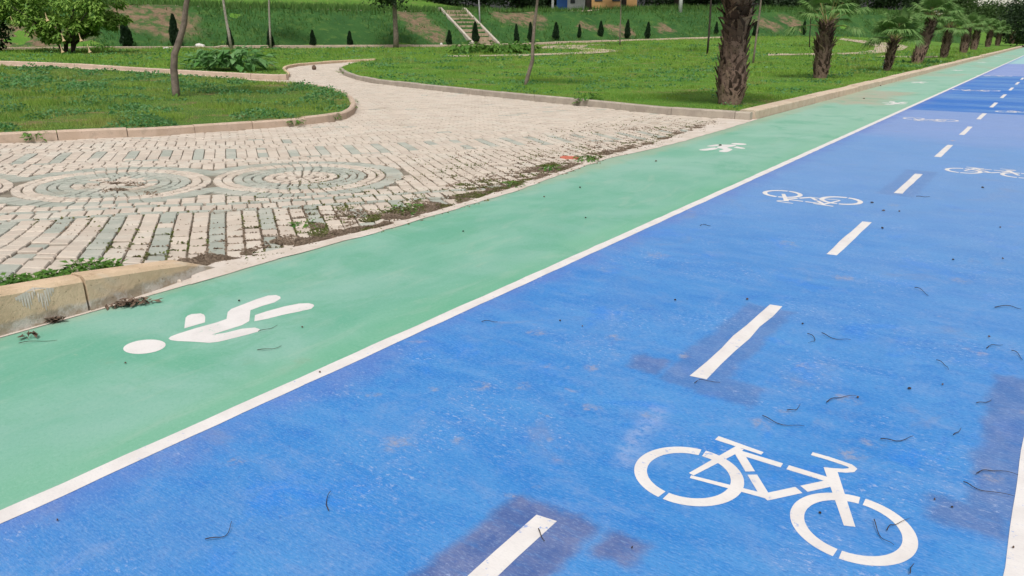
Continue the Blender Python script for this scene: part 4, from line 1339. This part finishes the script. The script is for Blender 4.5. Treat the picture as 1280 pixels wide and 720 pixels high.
for i, (px, py, pt, lab) in enumerate(CYP):
    p = at(px, py, 0.05)
    t = protos[i] if i < 3 else copy_tree(protos[i % 3])
    hh = max(0.8, z_at(p, px, pt))
    p.z = ground_z(p.x, p.y)
    t.location = p
    w = 1.12 if i in (4, 5, 6) else 1.0
    t.scale = (hh * w * random.uniform(.82, 1.18),) * 2 + (hh * 0.98,)
    t.rotation_euler = (random.uniform(-.05, .05), random.uniform(-.05, .05), random.uniform(0, 6))
    tag(t, lab, 'cypress', 'small cypresses along the foot of the bank')

# ------------------------------------------------------------------ trumpet-flower tree
p = at(85, 67, 0.05); p.z = ground_z(p.x, p.y) + .05
bt = tag(empty('trumpet_flower_tree', p, YAW), 'spreading bushy tree with hanging pale trumpet flowers on the back lawn', 'flowering tree')
k_ = (-p.x * syw + p.y * cyw) / 990.0
mb = MB()
rb2 = random.Random(5)
tips = []
for s in range(7):
    a = s * 0.9
    e = Vector((rb2.uniform(-2.6, 2.4), rb2.uniform(-1.2, 1.2), rb2.uniform(1.6, 2.6)))
    b0 = Vector((rb2.uniform(-.22, .22), rb2.uniform(-.15, .15), -0.1))
    mb.tube([b0, b0 + Vector((e.x * .1, e.y * .1, .6)), e * .6 + Vector((0, 0, .25)), e], [.085, .07, .045, .02], 6)
    tips.append(e)
mb.build('trunk', 'bark_dark', bt)
q = np.random.default_rng(4)
cl = []
for (cx, cy_, r) in [(22, 22, 14), (35, 12, 16), (55, 24, 17), (70, 8, 18), (60, 38, 13), (95, 30, 17), (85, 45, 11), (105, 12, 18), (120, 28, 15), (138, 20, 16), (147, 27, 10), (78, 30, 15), (45, 5, 14), (128, 6, 14), (15, 16, 9), (100, 40, 10), (112, 35, 10), (140, 33, 8), (72, 48, 8)]:
    for dd in (-.9, 0.1, .9):
        cl.append(((cx - 85) * k_ + q.normal(0, .2), dd * 1.1 + q.normal(0, .3), (66 - cy_) * k_ + q.normal(0, .12), r * k_ * (1.0 if abs(dd) < .5 else .85)))
for j in range(16):
    cl.append((q.uniform(-3, 3), q.uniform(-1.2, 1.2), q.uniform(66, 100) * k_, 15 * k_))
cl = np.array(cl)
n = 9500
ix = q.integers(0, len(cl), n)
off = q.normal(0, 1, (n, 3)); off /= np.linalg.norm(off, axis=1, keepdims=True)
pts = cl[ix, :3] + off * (cl[ix, 3:4] * q.uniform(.5, 1.05, (n, 1))) * np.array([1, 1, .62])
d = off * np.array([1, 1, .3]) + np.array([0, 0, -.55]) + q.normal(0, .3, (n, 3)); d /= np.linalg.norm(d, axis=1, keepdims=True)
s = np.cross(d, np.array([0, 0, 1.0])) + q.normal(0, .25, (n, 3)); s /= np.linalg.norm(s, axis=1, keepdims=True)
sz = q.uniform(.10, .19, n)[:, None]
V = np.empty((n, 4, 3)); V[:, 0] = pts - d * sz; V[:, 1] = pts + s * sz * .45; V[:, 2] = pts + d * sz; V[:, 3] = pts - s * sz * .45
np_mesh('crown', V.reshape(-1, 3), 4, 'trumpet_leaf', bt)
for (fx, fy) in [(13, 31), (101, 46), (122, 46), (86, 23), (97, 59), (130, 59), (68, 40), (44, 27)]:
    mb = MB()
    mb.tube([(0, 0, .2), (.01, 0, .12), (.03, 0, .0), (.05, 0, -.12), (.07, 0, -.2), (.075, 0, -.215)], [.010, .018, .026, .042, .085, .10], 8)
    mb.build('flower', 'flower_cream', bt, ((fx - 85) * k_, -1.5, (66 - fy) * k_))

# ------------------------------------------------------------------ leafy plants
def leafy_plant(px, py, n, h, w, size, mat, name, label, cat, seed, dz=0.08, group=None, z=None):
    p = at(px, py, dz)
    if z is not None: p.z = z
    q = random.Random(seed)
    mb = MB()
    for i in range(n):
        a = q.uniform(0, 6.283); el = q.uniform(.25, 1.35)
        r = w * q.uniform(.15, 1) ** .7; zt = h * q.uniform(.3, 1)
        b = Vector((math.cos(a) * r * .3, math.sin(a) * r * .3, 0))
        t = Vector((math.cos(a) * r, math.sin(a) * r, zt * (1.15 - .5 * r / w)))
        L = size * q.uniform(.7, 1.3)
        d = Vector((math.cos(a), math.sin(a), q.uniform(-.9, .5))).normalized()
        s = Vector((-math.sin(a), math.cos(a), q.uniform(-.3, .3))).normalized()
        nn = d.cross(s)
        if nn.z < 0: nn = -nn
        mb.add([b, t + s * .004 * size / .1, t - s * .004 * size / .1], [(0, 1, 2)])
        w2 = L * .32
        mid = t + d * L * .5
        mb.add([t, t + d * L * .35 + s * w2 + nn * .06 * L, mid, t + d * L * .35 - s * w2 + nn * .06 * L, t + d * L - nn * .12 * L], [(0, 1, 2), (0, 2, 3), (1, 4, 2), (2, 4, 3)])
    return tag(mb.build(name, mat, None, p), label, cat, group)
leafy_plant(266, 88, 150, 0.85, 1.0, 0.36, 'big_leaf', 'leafy_plant', 'dark left half of the big-leaved clump behind the back lawn kerb', 'leafy plant', 1)
leafy_plant(299, 89, 170, 1.0, 1.25, 0.42, 'big_leaf', 'leafy_plant', 'larger right half of the big-leaved clump behind the back lawn kerb', 'leafy plant', 2)
leafy_plant(583, 67, 120, 0.7, 1.3, 0.4, 'weed', 'leafy_plant', 'dark bushy weed left of the stair foot on the lawn', 'leafy plant', 3)
leafy_plant(612, 66, 120, 0.7, 1.6, 0.38, 'weed', 'leafy_plant', 'low bushy weed in front of the stair foot', 'leafy plant', 4)
leafy_plant(632, 67, 130, 0.7, 1.5, 0.38, 'weed', 'leafy_plant', 'bright bushy weed right of the stair foot beside the sandy path', 'leafy plant', 5)
leafy_plant(653, 66, 110, 0.8, 1.1, 0.38, 'weed', 'leafy_plant', 'upright bushy weed behind the thin bent sapling', 'leafy plant', 6)
W_ = [(735, 131.5, 110, .30, .30, .10, 'green weed growing in the joint of the front lawn kerb'),
      (45, 176.5, 40, .19, .16, .075, 'small bright weed at the front of the rounded lawn kerb, left'),
      (368, 157.5, 40, .16, .15, .07, 'small weed against the rounded lawn kerb near its bend'),
      (420, 150, 30, .13, .12, .06, 'pale small weed at the bend of the rounded lawn kerb'),
      (437, 139, 35, .16, .14, .07, 'lower of the two weeds at the tip of the rounded lawn'),
      (441, 130, 30, .16, .14, .07, 'upper of the two weeds at the tip of the rounded lawn'),
      (428, 93, 20, .3, .2, .1, 'dark little weed at the end of the front lawn kerb by the passage'),
      (934, 138, 45, .14, .22, .09, 'low weed between the thickest palm and the kerb corner'),
      (222, 126, 60, .18, .35, .09, 'green weeds round the foot of the crooked tree'),
      (128, 64, 60, .5, .6, .25, 'pale weeds beside the trumpet-flower tree')]
for i, (px, py, n, h, w, s, lab) in enumerate(W_):
    leafy_plant(px, py, n, h, w, s, 'weed', 'weed', lab, 'weed', 30 + i, 0.01)
# weeds along the back of the near kerb
for i, (px, py, n, h, w, lab) in enumerate([(-25, 363, 60, .06, .13, 'grassy weed on the near kerb cut by the left picture edge'), (12, 357, 80, .055, .13, 'leftmost whole weed tuft behind the near kerb'), (42, 354, 80, .06, .12, 'low weed tuft behind the near kerb, above its white splash'),
                                      (70, 349, 70, .055, .10, 'weed tuft between the low one and the tall leafy one behind the near kerb'), (97, 343, 60, .09, .08, 'upright leafy weed behind the near kerb joint'), (122, 340, 70, .09, .09, 'tallest leafy weed behind the near kerb'),
                                      (143, 337, 40, .06, .06, 'small weed beside the green overspray on the near kerb')]):
    leafy_plant(px, py, n, h, w, .05, 'weed', 'weed', lab, 'weed', 60 + i, 0.0)

# moss and soil in the joints beside the concrete strip
q = np.random.default_rng(11)
def strip_scatter(n, seed, spread, y0, y1):
    r = np.random.default_rng(seed)
    y = r.uniform(y0, y1, n)
    xs = np.interp(y, [p[1] for p in SL[:-1]], [p[0] for p in SL[:-1]])
    x = xs - np.abs(r.normal(0, spread, n)) * (0.6 + .5 * np.sin(y * 1.7) ** 2) + 0.03
    d = np.array([mn.noise((a * 2.2, b * 2.2, seed)) + .5 * mn.noise((a * 7, b * 7, seed)) for a, b in zip(x, y)])
    m = d > -0.15
    return x[m], y[m]
JP = np.array(joint_pts)
def near_strip(n, seed, y0, y1, spread, thr):
    x, y = strip_scatter(n, seed, spread, y0, y1)
    g = np.array([mn.noise((a * 3.1, b * 3.1, seed + 2)) for a, b in zip(x, y)]) > thr
    x, y = x[g], y[g]
    return np.column_stack([x, y, np.array([base(a, b) for a, b in zip(x, y)]) + rng.uniform(-.012, .006, len(x))])
c1_ = from_ab(-SP, 0)
C1P = np.column_stack([c1_.x + rng.normal(.05, .28, 5000), c1_.y + rng.normal(-.1, .12, 5000), np.full(5000, base(c1_.x, c1_.y)) + rng.uniform(-.014, .004, 5000)])
C1P = C1P[patchy(C1P[:, :2], 5.0, 3.3) > 0.0]
mp = np.concatenate([JP[JP[:, 3] == 1][:, :3], near_strip(60000, 3, 3.9, 7.0, .17, 0.04), near_strip(60000, 31, 4.4, 9.0, .34, 0.2)])
tag(np_mesh('moss', leaves(mp, 0.016, 0.4, 1.5), 4, 'moss'), kind='stuff')
mp = np.concatenate([JP[JP[:, 3] == 0][:, :3], near_strip(90000, 8, 2.6, 5.2, .10, -0.25), near_strip(60000, 15, 5.0, 13.0, .10, 0.0), near_strip(70000, 23, 3.6, 9.5, .30, 0.16), C1P])
tag(np_mesh('soil_crumbs', leaves(mp, 0.018, 0.25, 1.3), 4, 'dry_soil'), kind='stuff')
for i, (px, py, n, h, w, lab) in enumerate([(733, 201, 50, .07, .16, 'green weed on the paving beside the red scrap'), (688, 213, 35, .07, .12, 'small green weed on the paving nearer than the red scrap'), (505, 262, 50, .03, .2, 'flat green weed in the paver joints near the right rosette'),
                                      (380, 281, 25, .03, .09, 'tiny weed in the paver joint below the right rosette'), (640, 232, 26, .03, .12, 'sparse brownish weed by the concrete strip left of the red scrap')]):
    leafy_plant(px, py, n, h, w, .05, 'weed', 'weed', lab, 'weed', 80 + i, 0.0)
p = at(710, 199); mb = MB()
mb.box((0, 0, .02), (.16, .07, .035), .3); mb.box((.08, .05, .015), (.09, .05, .025), -.4); mb.box((-.09, .02, .012), (.07, .04, .02), .9)
tag(mb.build('plastic_scrap', 'red_rag', None, p), 'crumpled orange red scrap lying on the weedy paving', 'litter')

# ------------------------------------------------------------------ stones and white bits
def stone(px, py, s, label, dz=0.05, seed=0, mat='white_stone', name='stone', cat='stone'):
    p = at(px, py, dz)
    bm = bmesh.new(); bmesh.ops.create_icosphere(bm, subdivisions=2, radius=1)
    q = random.Random(seed); o3 = Vector((q.uniform(0, 9), q.uniform(0, 9), 0))
    for v in bm.verts:
        v.co *= 1 + .35 * mn.noise(v.co * 1.3 + o3)
        v.co = Vector((v.co.x * s[0], v.co.y * s[1], v.co.z * s[2]))
    me = bpy.data.meshes.new(name); bm.to_mesh(me); bm.free()
    return tag(link(name, me, mat, None, p), label, cat)
stone(250, 59, (.42, .3, .26), 'pair-like white stone left of the pale slanting trunk at the bank foot', seed=1)
stone(209, 62, (.33, .25, .18), 'flat white stone left of the crooked tree at the bank foot', seed=2)
stone(525, 43, (.14, .12, .15), 'small white lump on the bank between pine and steps', seed=3)
stone(551.5, 56.5, (.15, .12, .2), 'small cream lump left of the round-topped cypress', seed=4)
stone(392.5, 84.5, (.12, .1, .1), 'small dark stone on the sandy passage kerb', dz=.1, seed=5, mat='dead_leaf')

# ------------------------------------------------------------------ things on top of the bank
def plateau(px, e):                                        # point in photo column px, e metres past the foot
    t = 40.0
    dx, dy, up = ray(px, 20)
    while foot(dx * t, dy * t)[0] < e and t < 300: t += .1
    return Vector((dx * t, dy * t, ground_z(dx * t, dy * t)))
p = plateau(712, 13)
kz = (-p.x * syw + p.y * cyw) / 990
kb = tag(empty('site_cabin', p + Vector((0, 0, -.1)), YAW), 'white cabin with a blue panel and dark window on top of the bank', 'cabin')
mb = MB(); mb.box((0.55, 1.3, 1.35), (3.0, 2.4, 2.7)); mb.build('wall', 'white_metal', kb)
mb = MB(); mb.box((-0.85, 0.075, 1.2), (1.15, .12, 2.2)); mb.build('door', 'blue_metal', kb, )
mb = MB(); mb.box((0.3, 0.06, 1.5), (.5, .1, 1.1)); mb.build('window', 'window_dark', kb)
mb = MB(); mb.box((-1.85, .1, 1.4), (.25, .25, 2.8)); mb.build('post', 'white_metal', kb)
mb = MB(); mb.box((-.1, 1.1, 2.77), (4.1, 3.1, .12)); mb.build('roof', 'white_metal', kb)
for c in ch_ if False else []: pass
p = plateau(766, 15)
ow = tag(empty('orange_building', p + Vector((0, 0, -.1)), YAW), 'low orange rendered building on the bank behind dark trunks', 'building')
mb = MB(); mb.box((0, 2, 1.3), (5.4, 4, 2.6)); mb.build('wall', 'orange_wall', ow)
mb = MB(); mb.box((0, 2, 2.68), (5.8, 4.4, .16)); mb.build('roof', 'roof_tile', ow)
for x in (-1.7, .3): mb = MB(); mb.box((x, -.02, 1.6), (.9, .08, 1.0)); mb.build('window', 'window_dark', ow)

# trees on the bank top
def make_bank_tree(seed, mat, h0, rad, n, size, r0, bark):
    t = empty('background_tree', (0, 0, 0))
    q = random.Random(seed)
    mb = MB(); tip = Vector((q.uniform(-.3, .3), 0, h0))
    mb.tube([(0, 0, -.2), (q.uniform(-.1, .1), 0, h0 * .5), tip], [r0 * 1.2, r0, r0 * .75], 8, jit=.05); mb.build('trunk', bark, t, smooth=True)
    leaf_crown(t, (0, 0, h0 + rad[2] * .62), rad, n, size, mat, seed, 22, True, bark, tip)
    return t
BP = [make_bank_tree(31, 'tree_dark', 1.5, (3.2, 3.0, 2.6), 9000, .20, .26, 'bark_dark'),
      make_bank_tree(32, 'tree_dark', 1.1, (3.4, 3.0, 2.4), 9000, .20, .3, 'bark_dark'),
      make_bank_tree(33, 'tree_mid', 0.8, (2.8, 2.8, 2.4), 8000, .20, .2, 'bark_grey'),
      make_bank_tree(34, 'tree_dark', 3.9, (3.0, 3.0, 2.0), 8000, .20, .33, 'bark_dark')]
BT = [(-60, 12, 1, 1.2), (40, 26, 1, 1.1), (110, 34, 2, 1.1), (190, 38, 1, 1.0), (262, 38, 2, 1.0), (330, 38, 0, 1.0), (395, 36, 1, 1.0), (455, 36, 2, 1.0), (520, 30, 0, 1.0), (560, 28, 1, 1.0), (605, 26, 0, 1.0),
      (648, 17, 1, .95), (683, 23, 0, 1.0), (735, 9.5, 3, 1.0), (779, 10.5, 3, .85), (826, 22, 1, 1.0), (845, 9.0, 3, .9), (880, 17, 1, 1.0), (920, 22, 0, 1.1), (965, 17, 1, 1.0), (1005, 18, 0, 1.1), (1050, 22, 2, 1.1), (1100, 28, 0, 1.3), (1150, 30, 1, 1.2), (1195, 34, 2, 1.1)]
BL = {0: 'dark tree at the far left end of the bank top', 1: 'dark tree behind the trumpet-flower tree on the bank top', 2: 'greener tree above the bare brown patch of the bank', 3: 'dark tree on the bank top behind the crooked tree',
      4: 'greener tree on the bank top behind the pale slanting trunk', 5: 'dark tree on the bank top behind the thin straight trunk', 6: 'dark tree on the bank top above the two rounded cypresses', 7: 'greener tree on the bank top just left of the pine',
      8: 'dark tree on the bank top just right of the pine', 9: 'dark low tree on the bank top left of the steps', 10: 'dark tree on the bank top behind the bare pole', 11: 'dark tree on the bank top behind the thin bent sapling', 12: 'dark tree behind the white cabin',
      13: 'thick dark trunk between the white cabin and the orange building', 14: 'forked dark tree in front of the orange building', 15: 'dark tree on the bank top right of the orange building', 16: 'dark trunk beside the thick white pole', 17: 'dark tree on the bank top behind the dark trunk by the big palm',
      18: 'dark tree behind the thickest palm', 19: 'dark tree on the bank top behind the leaning sapling', 20: 'dark tree on the bank top behind the bushy cypress', 21: 'greener tree behind the second palm', 22: 'tall dark tree behind the slender palm',
      23: 'dark tree behind the leaning palm', 24: 'greener tree behind the palm at the kerb break'}
used = set()
for i, (px, e, kd_, sc) in enumerate(BT):
    t = BP[kd_] if kd_ not in used else copy_tree(BP[kd_])
    used.add(kd_)
    p = plateau(px, e); t.location = p - Vector((0, 0, .05))
    t.scale = (sc, sc, sc); t.rotation_euler = (0, 0, i * 1.3)
    tag(t, BL[i], 'tree', 'trees along the top of the bank')
# dark shrub at the left picture edge
p = at(-12, 66, .05)
t = tag(empty('dark_tree', p, YAW), 'dark dense tree cut by the left picture edge', 'tree')
mb = MB(); mb.tube([(0, 0, -.1), (0, 0, 1), (.1, 0, 2.4)], [.2, .17, .1], 8); mb.build('trunk', 'bark_dark', t)
leaf_crown(t, (-.4, .3, 2.2), (1.3, 1.3, 1.9), 6000, .13, 'tree_dark', 77, 20, True, 'bark_dark', (0, 0, .8))

# trees and buildings at the far end of the path
def far_building(loc, w, d, h, rows, cols, mat, label, rz=0.2):
    b = tag(empty('apartment_building', loc, rz), label, 'building', 'pale buildings far beyond the palms')
    mb = MB(); mb.box((0, 0, h / 2), (w, d, h)); mb.build('wall', mat, b)
    mb = MB(); mb.box((0, 0, h + .15), (w + .8, d + .8, .3)); mb.build('roof', 'roof_tile', b)
    for r in range(rows):
        for c in range(cols):
            mb = MB(); mb.box((-w / 2 + w * (c + .5) / cols, -d / 2 - .03, 1.6 + r * 3), (1.3, .12, 1.5)); mb.build('window', 'window_dark', b)
for (px, dd, w, h, rows, cols, mat, lab) in [(1188, 230, 18, 15, 4, 5, 'plaster', 'pale far apartment block behind the palms at the kerb break'), (1232, 260, 12, 16, 4, 3, 'plaster_pink', 'pinkish far building above the distant palms'), (1268, 250, 16, 14.5, 4, 4, 'plaster', 'white far building at the right picture edge')]:
    dx, dy, up = ray(px, 30)
    n_ = math.hypot(dx, dy)
    far_building((dx / n_ * dd, dy / n_ * dd, 0), w, 10, h, rows, cols, mat, lab, YAW - .3)
FT = [(1225, 150, 2, .9), (1262, 170, 0, .9), (1290, 150, 2, .9), (1210, 190, 1, 1.0), (1245, 205, 2, 1.0), (1320, 120, 0, 1.1), (1278, 215, 1, 1.0)]
FL = ['greener tree beyond the distant palms', 'dark tree beyond the far palms near the right edge', 'greener tree at the right picture edge beyond the last palm', 'dark tree in front of the pale far block', 'greener tree below the pinkish far building', 'dark tree beyond the right end of the palm row', 'dark tree in front of the white far building']
for i, (px, dd, kd_, sc) in enumerate(FT):
    dx, dy, up = ray(px, 30); n_ = math.hypot(dx, dy)
    t = copy_tree(BP[kd_]); t.location = (dx / n_ * dd, dy / n_ * dd, -.1); t.scale = (sc * 1.15, sc * 1.15, sc * 1.35); t.rotation_euler = (0, 0, i)
    tag(t, FL[i], 'tree', 'trees at the far end of the path')

# ------------------------------------------------------------------ twigs and scraps on the lanes
TW = [([(257, 677), (275, 675), (286, 668), (290, 655)], 'curved twig on the blue lane nearest the lower left corner'), ([(411, 641), (408, 634), (409, 625), (414, 617)], 'short bent twig in the middle of the lower left blue lane'),
      ([(953, 522), (966, 529), (985, 534), (1005, 535.5)], 'long curved twig above the bicycle handlebar'), ([(1033, 505), (1042, 500), (1055, 498), (1070, 497.5)], 'curved twig just right of the orange worn spots'),
      ([(1027, 418), (1036, 423), (1050, 426), (1063, 427)], 'gently curved twig right of the ragged dash'), ([(1009, 419), (1017, 423), (1018, 428), (1010, 431)], 'hook-shaped twig close to the ragged dash'),
      ([(1100, 551), (1115, 553), (1130, 552), (1141, 548)], 'straightish twig between handlebar and grey patch'), ([(1191, 546), (1197, 543), (1201, 537)], 'small twig left of the grey patch by the right line'),
      ([(1204, 605), (1215, 611), (1235, 617), (1266, 623)], 'long twig on the grey patch reaching the right white line, lower'), ([(1220, 594.5), (1232, 590.5), (1250, 591), (1272, 597)], 'long arched twig on the grey patch reaching the right white line, upper'),
      ([(1170, 452), (1178, 456), (1183, 460), (1185, 465)], 'small bent twig in mid lane right of the worn spots'), ([(1220, 506), (1229, 505.5), (1239, 502)], 'short twig at the top corner of the grey patch'),
      ([(1233, 437), (1241, 433), (1253, 433)], 'small arched twig near the right picture edge, under a leaf scrap'), ([(1264, 440), (1272, 444), (1278, 452)], 'bent twig touching the right picture edge'),
      ([(1092, 652), (1096, 666), (1104, 677), (1117, 685)], 'curved twig inside the front wheel of the nearest bicycle'), ([(1108, 666), (1113, 659), (1122, 657), (1136, 652)], 'twig lying over the front wheel rim of the nearest bicycle'),
      ([(24, 431), (45, 428.5), (72, 427)], 'straight twig on the green path below the near kerb'), ([(323, 416), (335, 413.5), (347, 408)], 'short twig at the figure\'s foot on the green path'),
      ([(322, 439.5), (338, 438.5), (352, 434)], 'thin twig under the walking figure on the green path'), ([(673, 664), (676, 672), (681, 679)], 'short twig lying on the nearest centre dash'),
      ([(1143, 361), (1152, 364), (1160, 371)], 'thin twig on the blue lane right of the third dash'), ([(1145, 246.5), (1153, 247), (1162, 246.5)], 'tiny twig just past the fourth dash'),
      ([(602, 404), (612, 403), (622, 404)], 'small twig on the blue lane close to the dividing line'), ([(983, 515), (994, 515), (1000, 507)], 'small twig left of the orange worn spots'),
      ([(868, 481), (878, 477), (900, 480)], 'thin twig across the near end of the ragged dash'), ([(875, 283.3), (881, 282), (888, 283.6)], 'small twig on the blue lane beside the dividing line, far'), ([(1137, 720), (1138, 712), (1142, 707)], 'twig cut by the bottom picture edge'),
      ([(1243, 386), (1262, 384), (1276, 388)], 'thin pale twig near the right picture edge, upper')]
for i, (pts, lab) in enumerate(TW):
    P = [at_flat(*p) for p in pts]
    c = sum(P, Vector((0, 0))) / len(P)
    fine = []
    for k in range(len(P) - 1):
        a, b = P[k], P[k + 1]
        pa = P[k - 1] if k else a - (b - a); pb = P[k + 2] if k + 2 < len(P) else b + (b - a)
        for s in range(3):
            t = s / 3
            fine.append(.5 * ((2 * a) + (b - pa) * t + (2 * pa - 5 * a + 4 * b - pb) * t * t + (-pa + 3 * a - 3 * b + pb) * t ** 3))
    fine.append(P[-1])
    r = 0.0016 * max(1, c.length / 3.2) ** .6 * random.uniform(.8, 1.1)
    mb = MB(); K = len(fine)
    mb.tube([(p.x - c.x, p.y - c.y, .010 + .004 * math.sin(j)) for j, p in enumerate(fine)], [r * (1.25 - .8 * j / K) for j in range(K)], 5)
    tag(mb.build('twig', 'twig', None, (c.x, c.y, 0)), lab, 'twig', 'thin twigs fallen on the lanes')
SC = [(72, 652), (844, 376), (934, 375), (700, 402), (728, 409), (1190, 636), (1168, 626), (790, 686.5), (1104, 264), (1103, 286), (1253, 324), (1191, 325.5), (400, 466.5), (1090, 254), (1124, 265), (1228, 235), (1250, 285), (1025, 643), (378, 410), (1099, 107.5), (1080, 123.5), (725, 235), (680, 246.8), (732, 273), (820, 202), (579, 290), (1236, 422), (1281, 300), (1266, 686), (299, 377), (157, 455), (900, 182), (1072, 498), (1003, 406), (1178, 482), (1136, 487)]
for i, (px, py) in enumerate(SC):
    p = at_flat(px, py)
    q = random.Random(i + 400)
    s = max(.003, 1.15 * p.length / 990 * q.uniform(.7, 1.4))
    if py < 130: s *= 1.6
    mb = MB(); k = 7
    up_ = [(math.cos(6.283 * j / k) * s * q.uniform(.7, 1.3) * 1.3, math.sin(6.283 * j / k) * s * q.uniform(.6, 1.2), .008 + q.uniform(0, .5) * s) for j in range(k)]
    lo_ = [(x, y, .0045) for x, y, z in up_]
    mb.add(up_ + lo_ + [(0, 0, .01 + .5 * s)], [(j, (j + 1) % k, 14) for j in range(k)] + [(j + k, (j + 1) % k + k, (j + 1) % k, j) for j in range(k)])
    o = mb.build('leaf_scrap', 'twig' if i % 2 else 'dead_leaf', None, (p.x, p.y, .001))
    o.rotation_euler.z = q.uniform(0, 6)
    on_green = p.x < XW
    tag(o, 'tiny dark leaf scrap on the green footpath' if on_green else 'tiny dark leaf scrap on the blue lanes', 'leaf scrap', 'leaf scraps on the green footpath' if on_green else 'leaf scraps on the blue lanes')
def leaf_litter(px, py, w, n, label, seed):
    p = at_flat(px, py); q = random.Random(seed); mb = MB()
    for i in range(n):
        a = q.uniform(0, 6.28); c = Vector((q.gauss(0, w), q.gauss(0, w * .35), q.uniform(.008, .03)))
        d = Vector((math.cos(a), math.sin(a), q.uniform(-.3, .5))) * q.uniform(.015, .04); s = Vector((-d.y, d.x, q.uniform(-.01, .01))) * q.uniform(.15, .4)
        mb.add([c - d, c + s + Vector((0, 0, .005)), c + d, c - s], [(0, 1, 2, 3)])
    o = mb.build('dead_leaf_clump', 'dead_leaf', None, (p.x, p.y, .004)); o.rotation_euler.z = 1.0
    return tag(o, label, 'dead leaves')
leaf_litter(165, 382, .055, 90, 'brown clump of dead leaves beside the near kerb', 1)
leaf_litter(70, 404, .022, 26, 'small dark leaf bit against the near kerb foot', 2)
leaf_litter(34, 424, .02, 12, 'few dark leaf bits on the green path at the left picture edge', 3)
for (px, py, lab, s) in [(203, 334, 'blot of green paint on the top of the near kerb', .05), (170, 338, 'streak of green paint on the paving behind the near kerb', .04)]:
    p = at(px, py); 
    pz = max(near_top(p.x, p.y) if p.x > -4.62 else 0, base(p.x, p.y))
    b = blot((0, 0), s, 14, int(px), .7 if px > 180 else .4)
    mb = MB(); mb.add([(x, y * 1.3, 0) for x, y in b], [tuple(range(14))])
    o = mb.build('paint_blot', 'green', None, (p.x, p.y, pz + .012)); o.rotation_euler.z = 1.0
    tag(o, lab, 'paint blot')
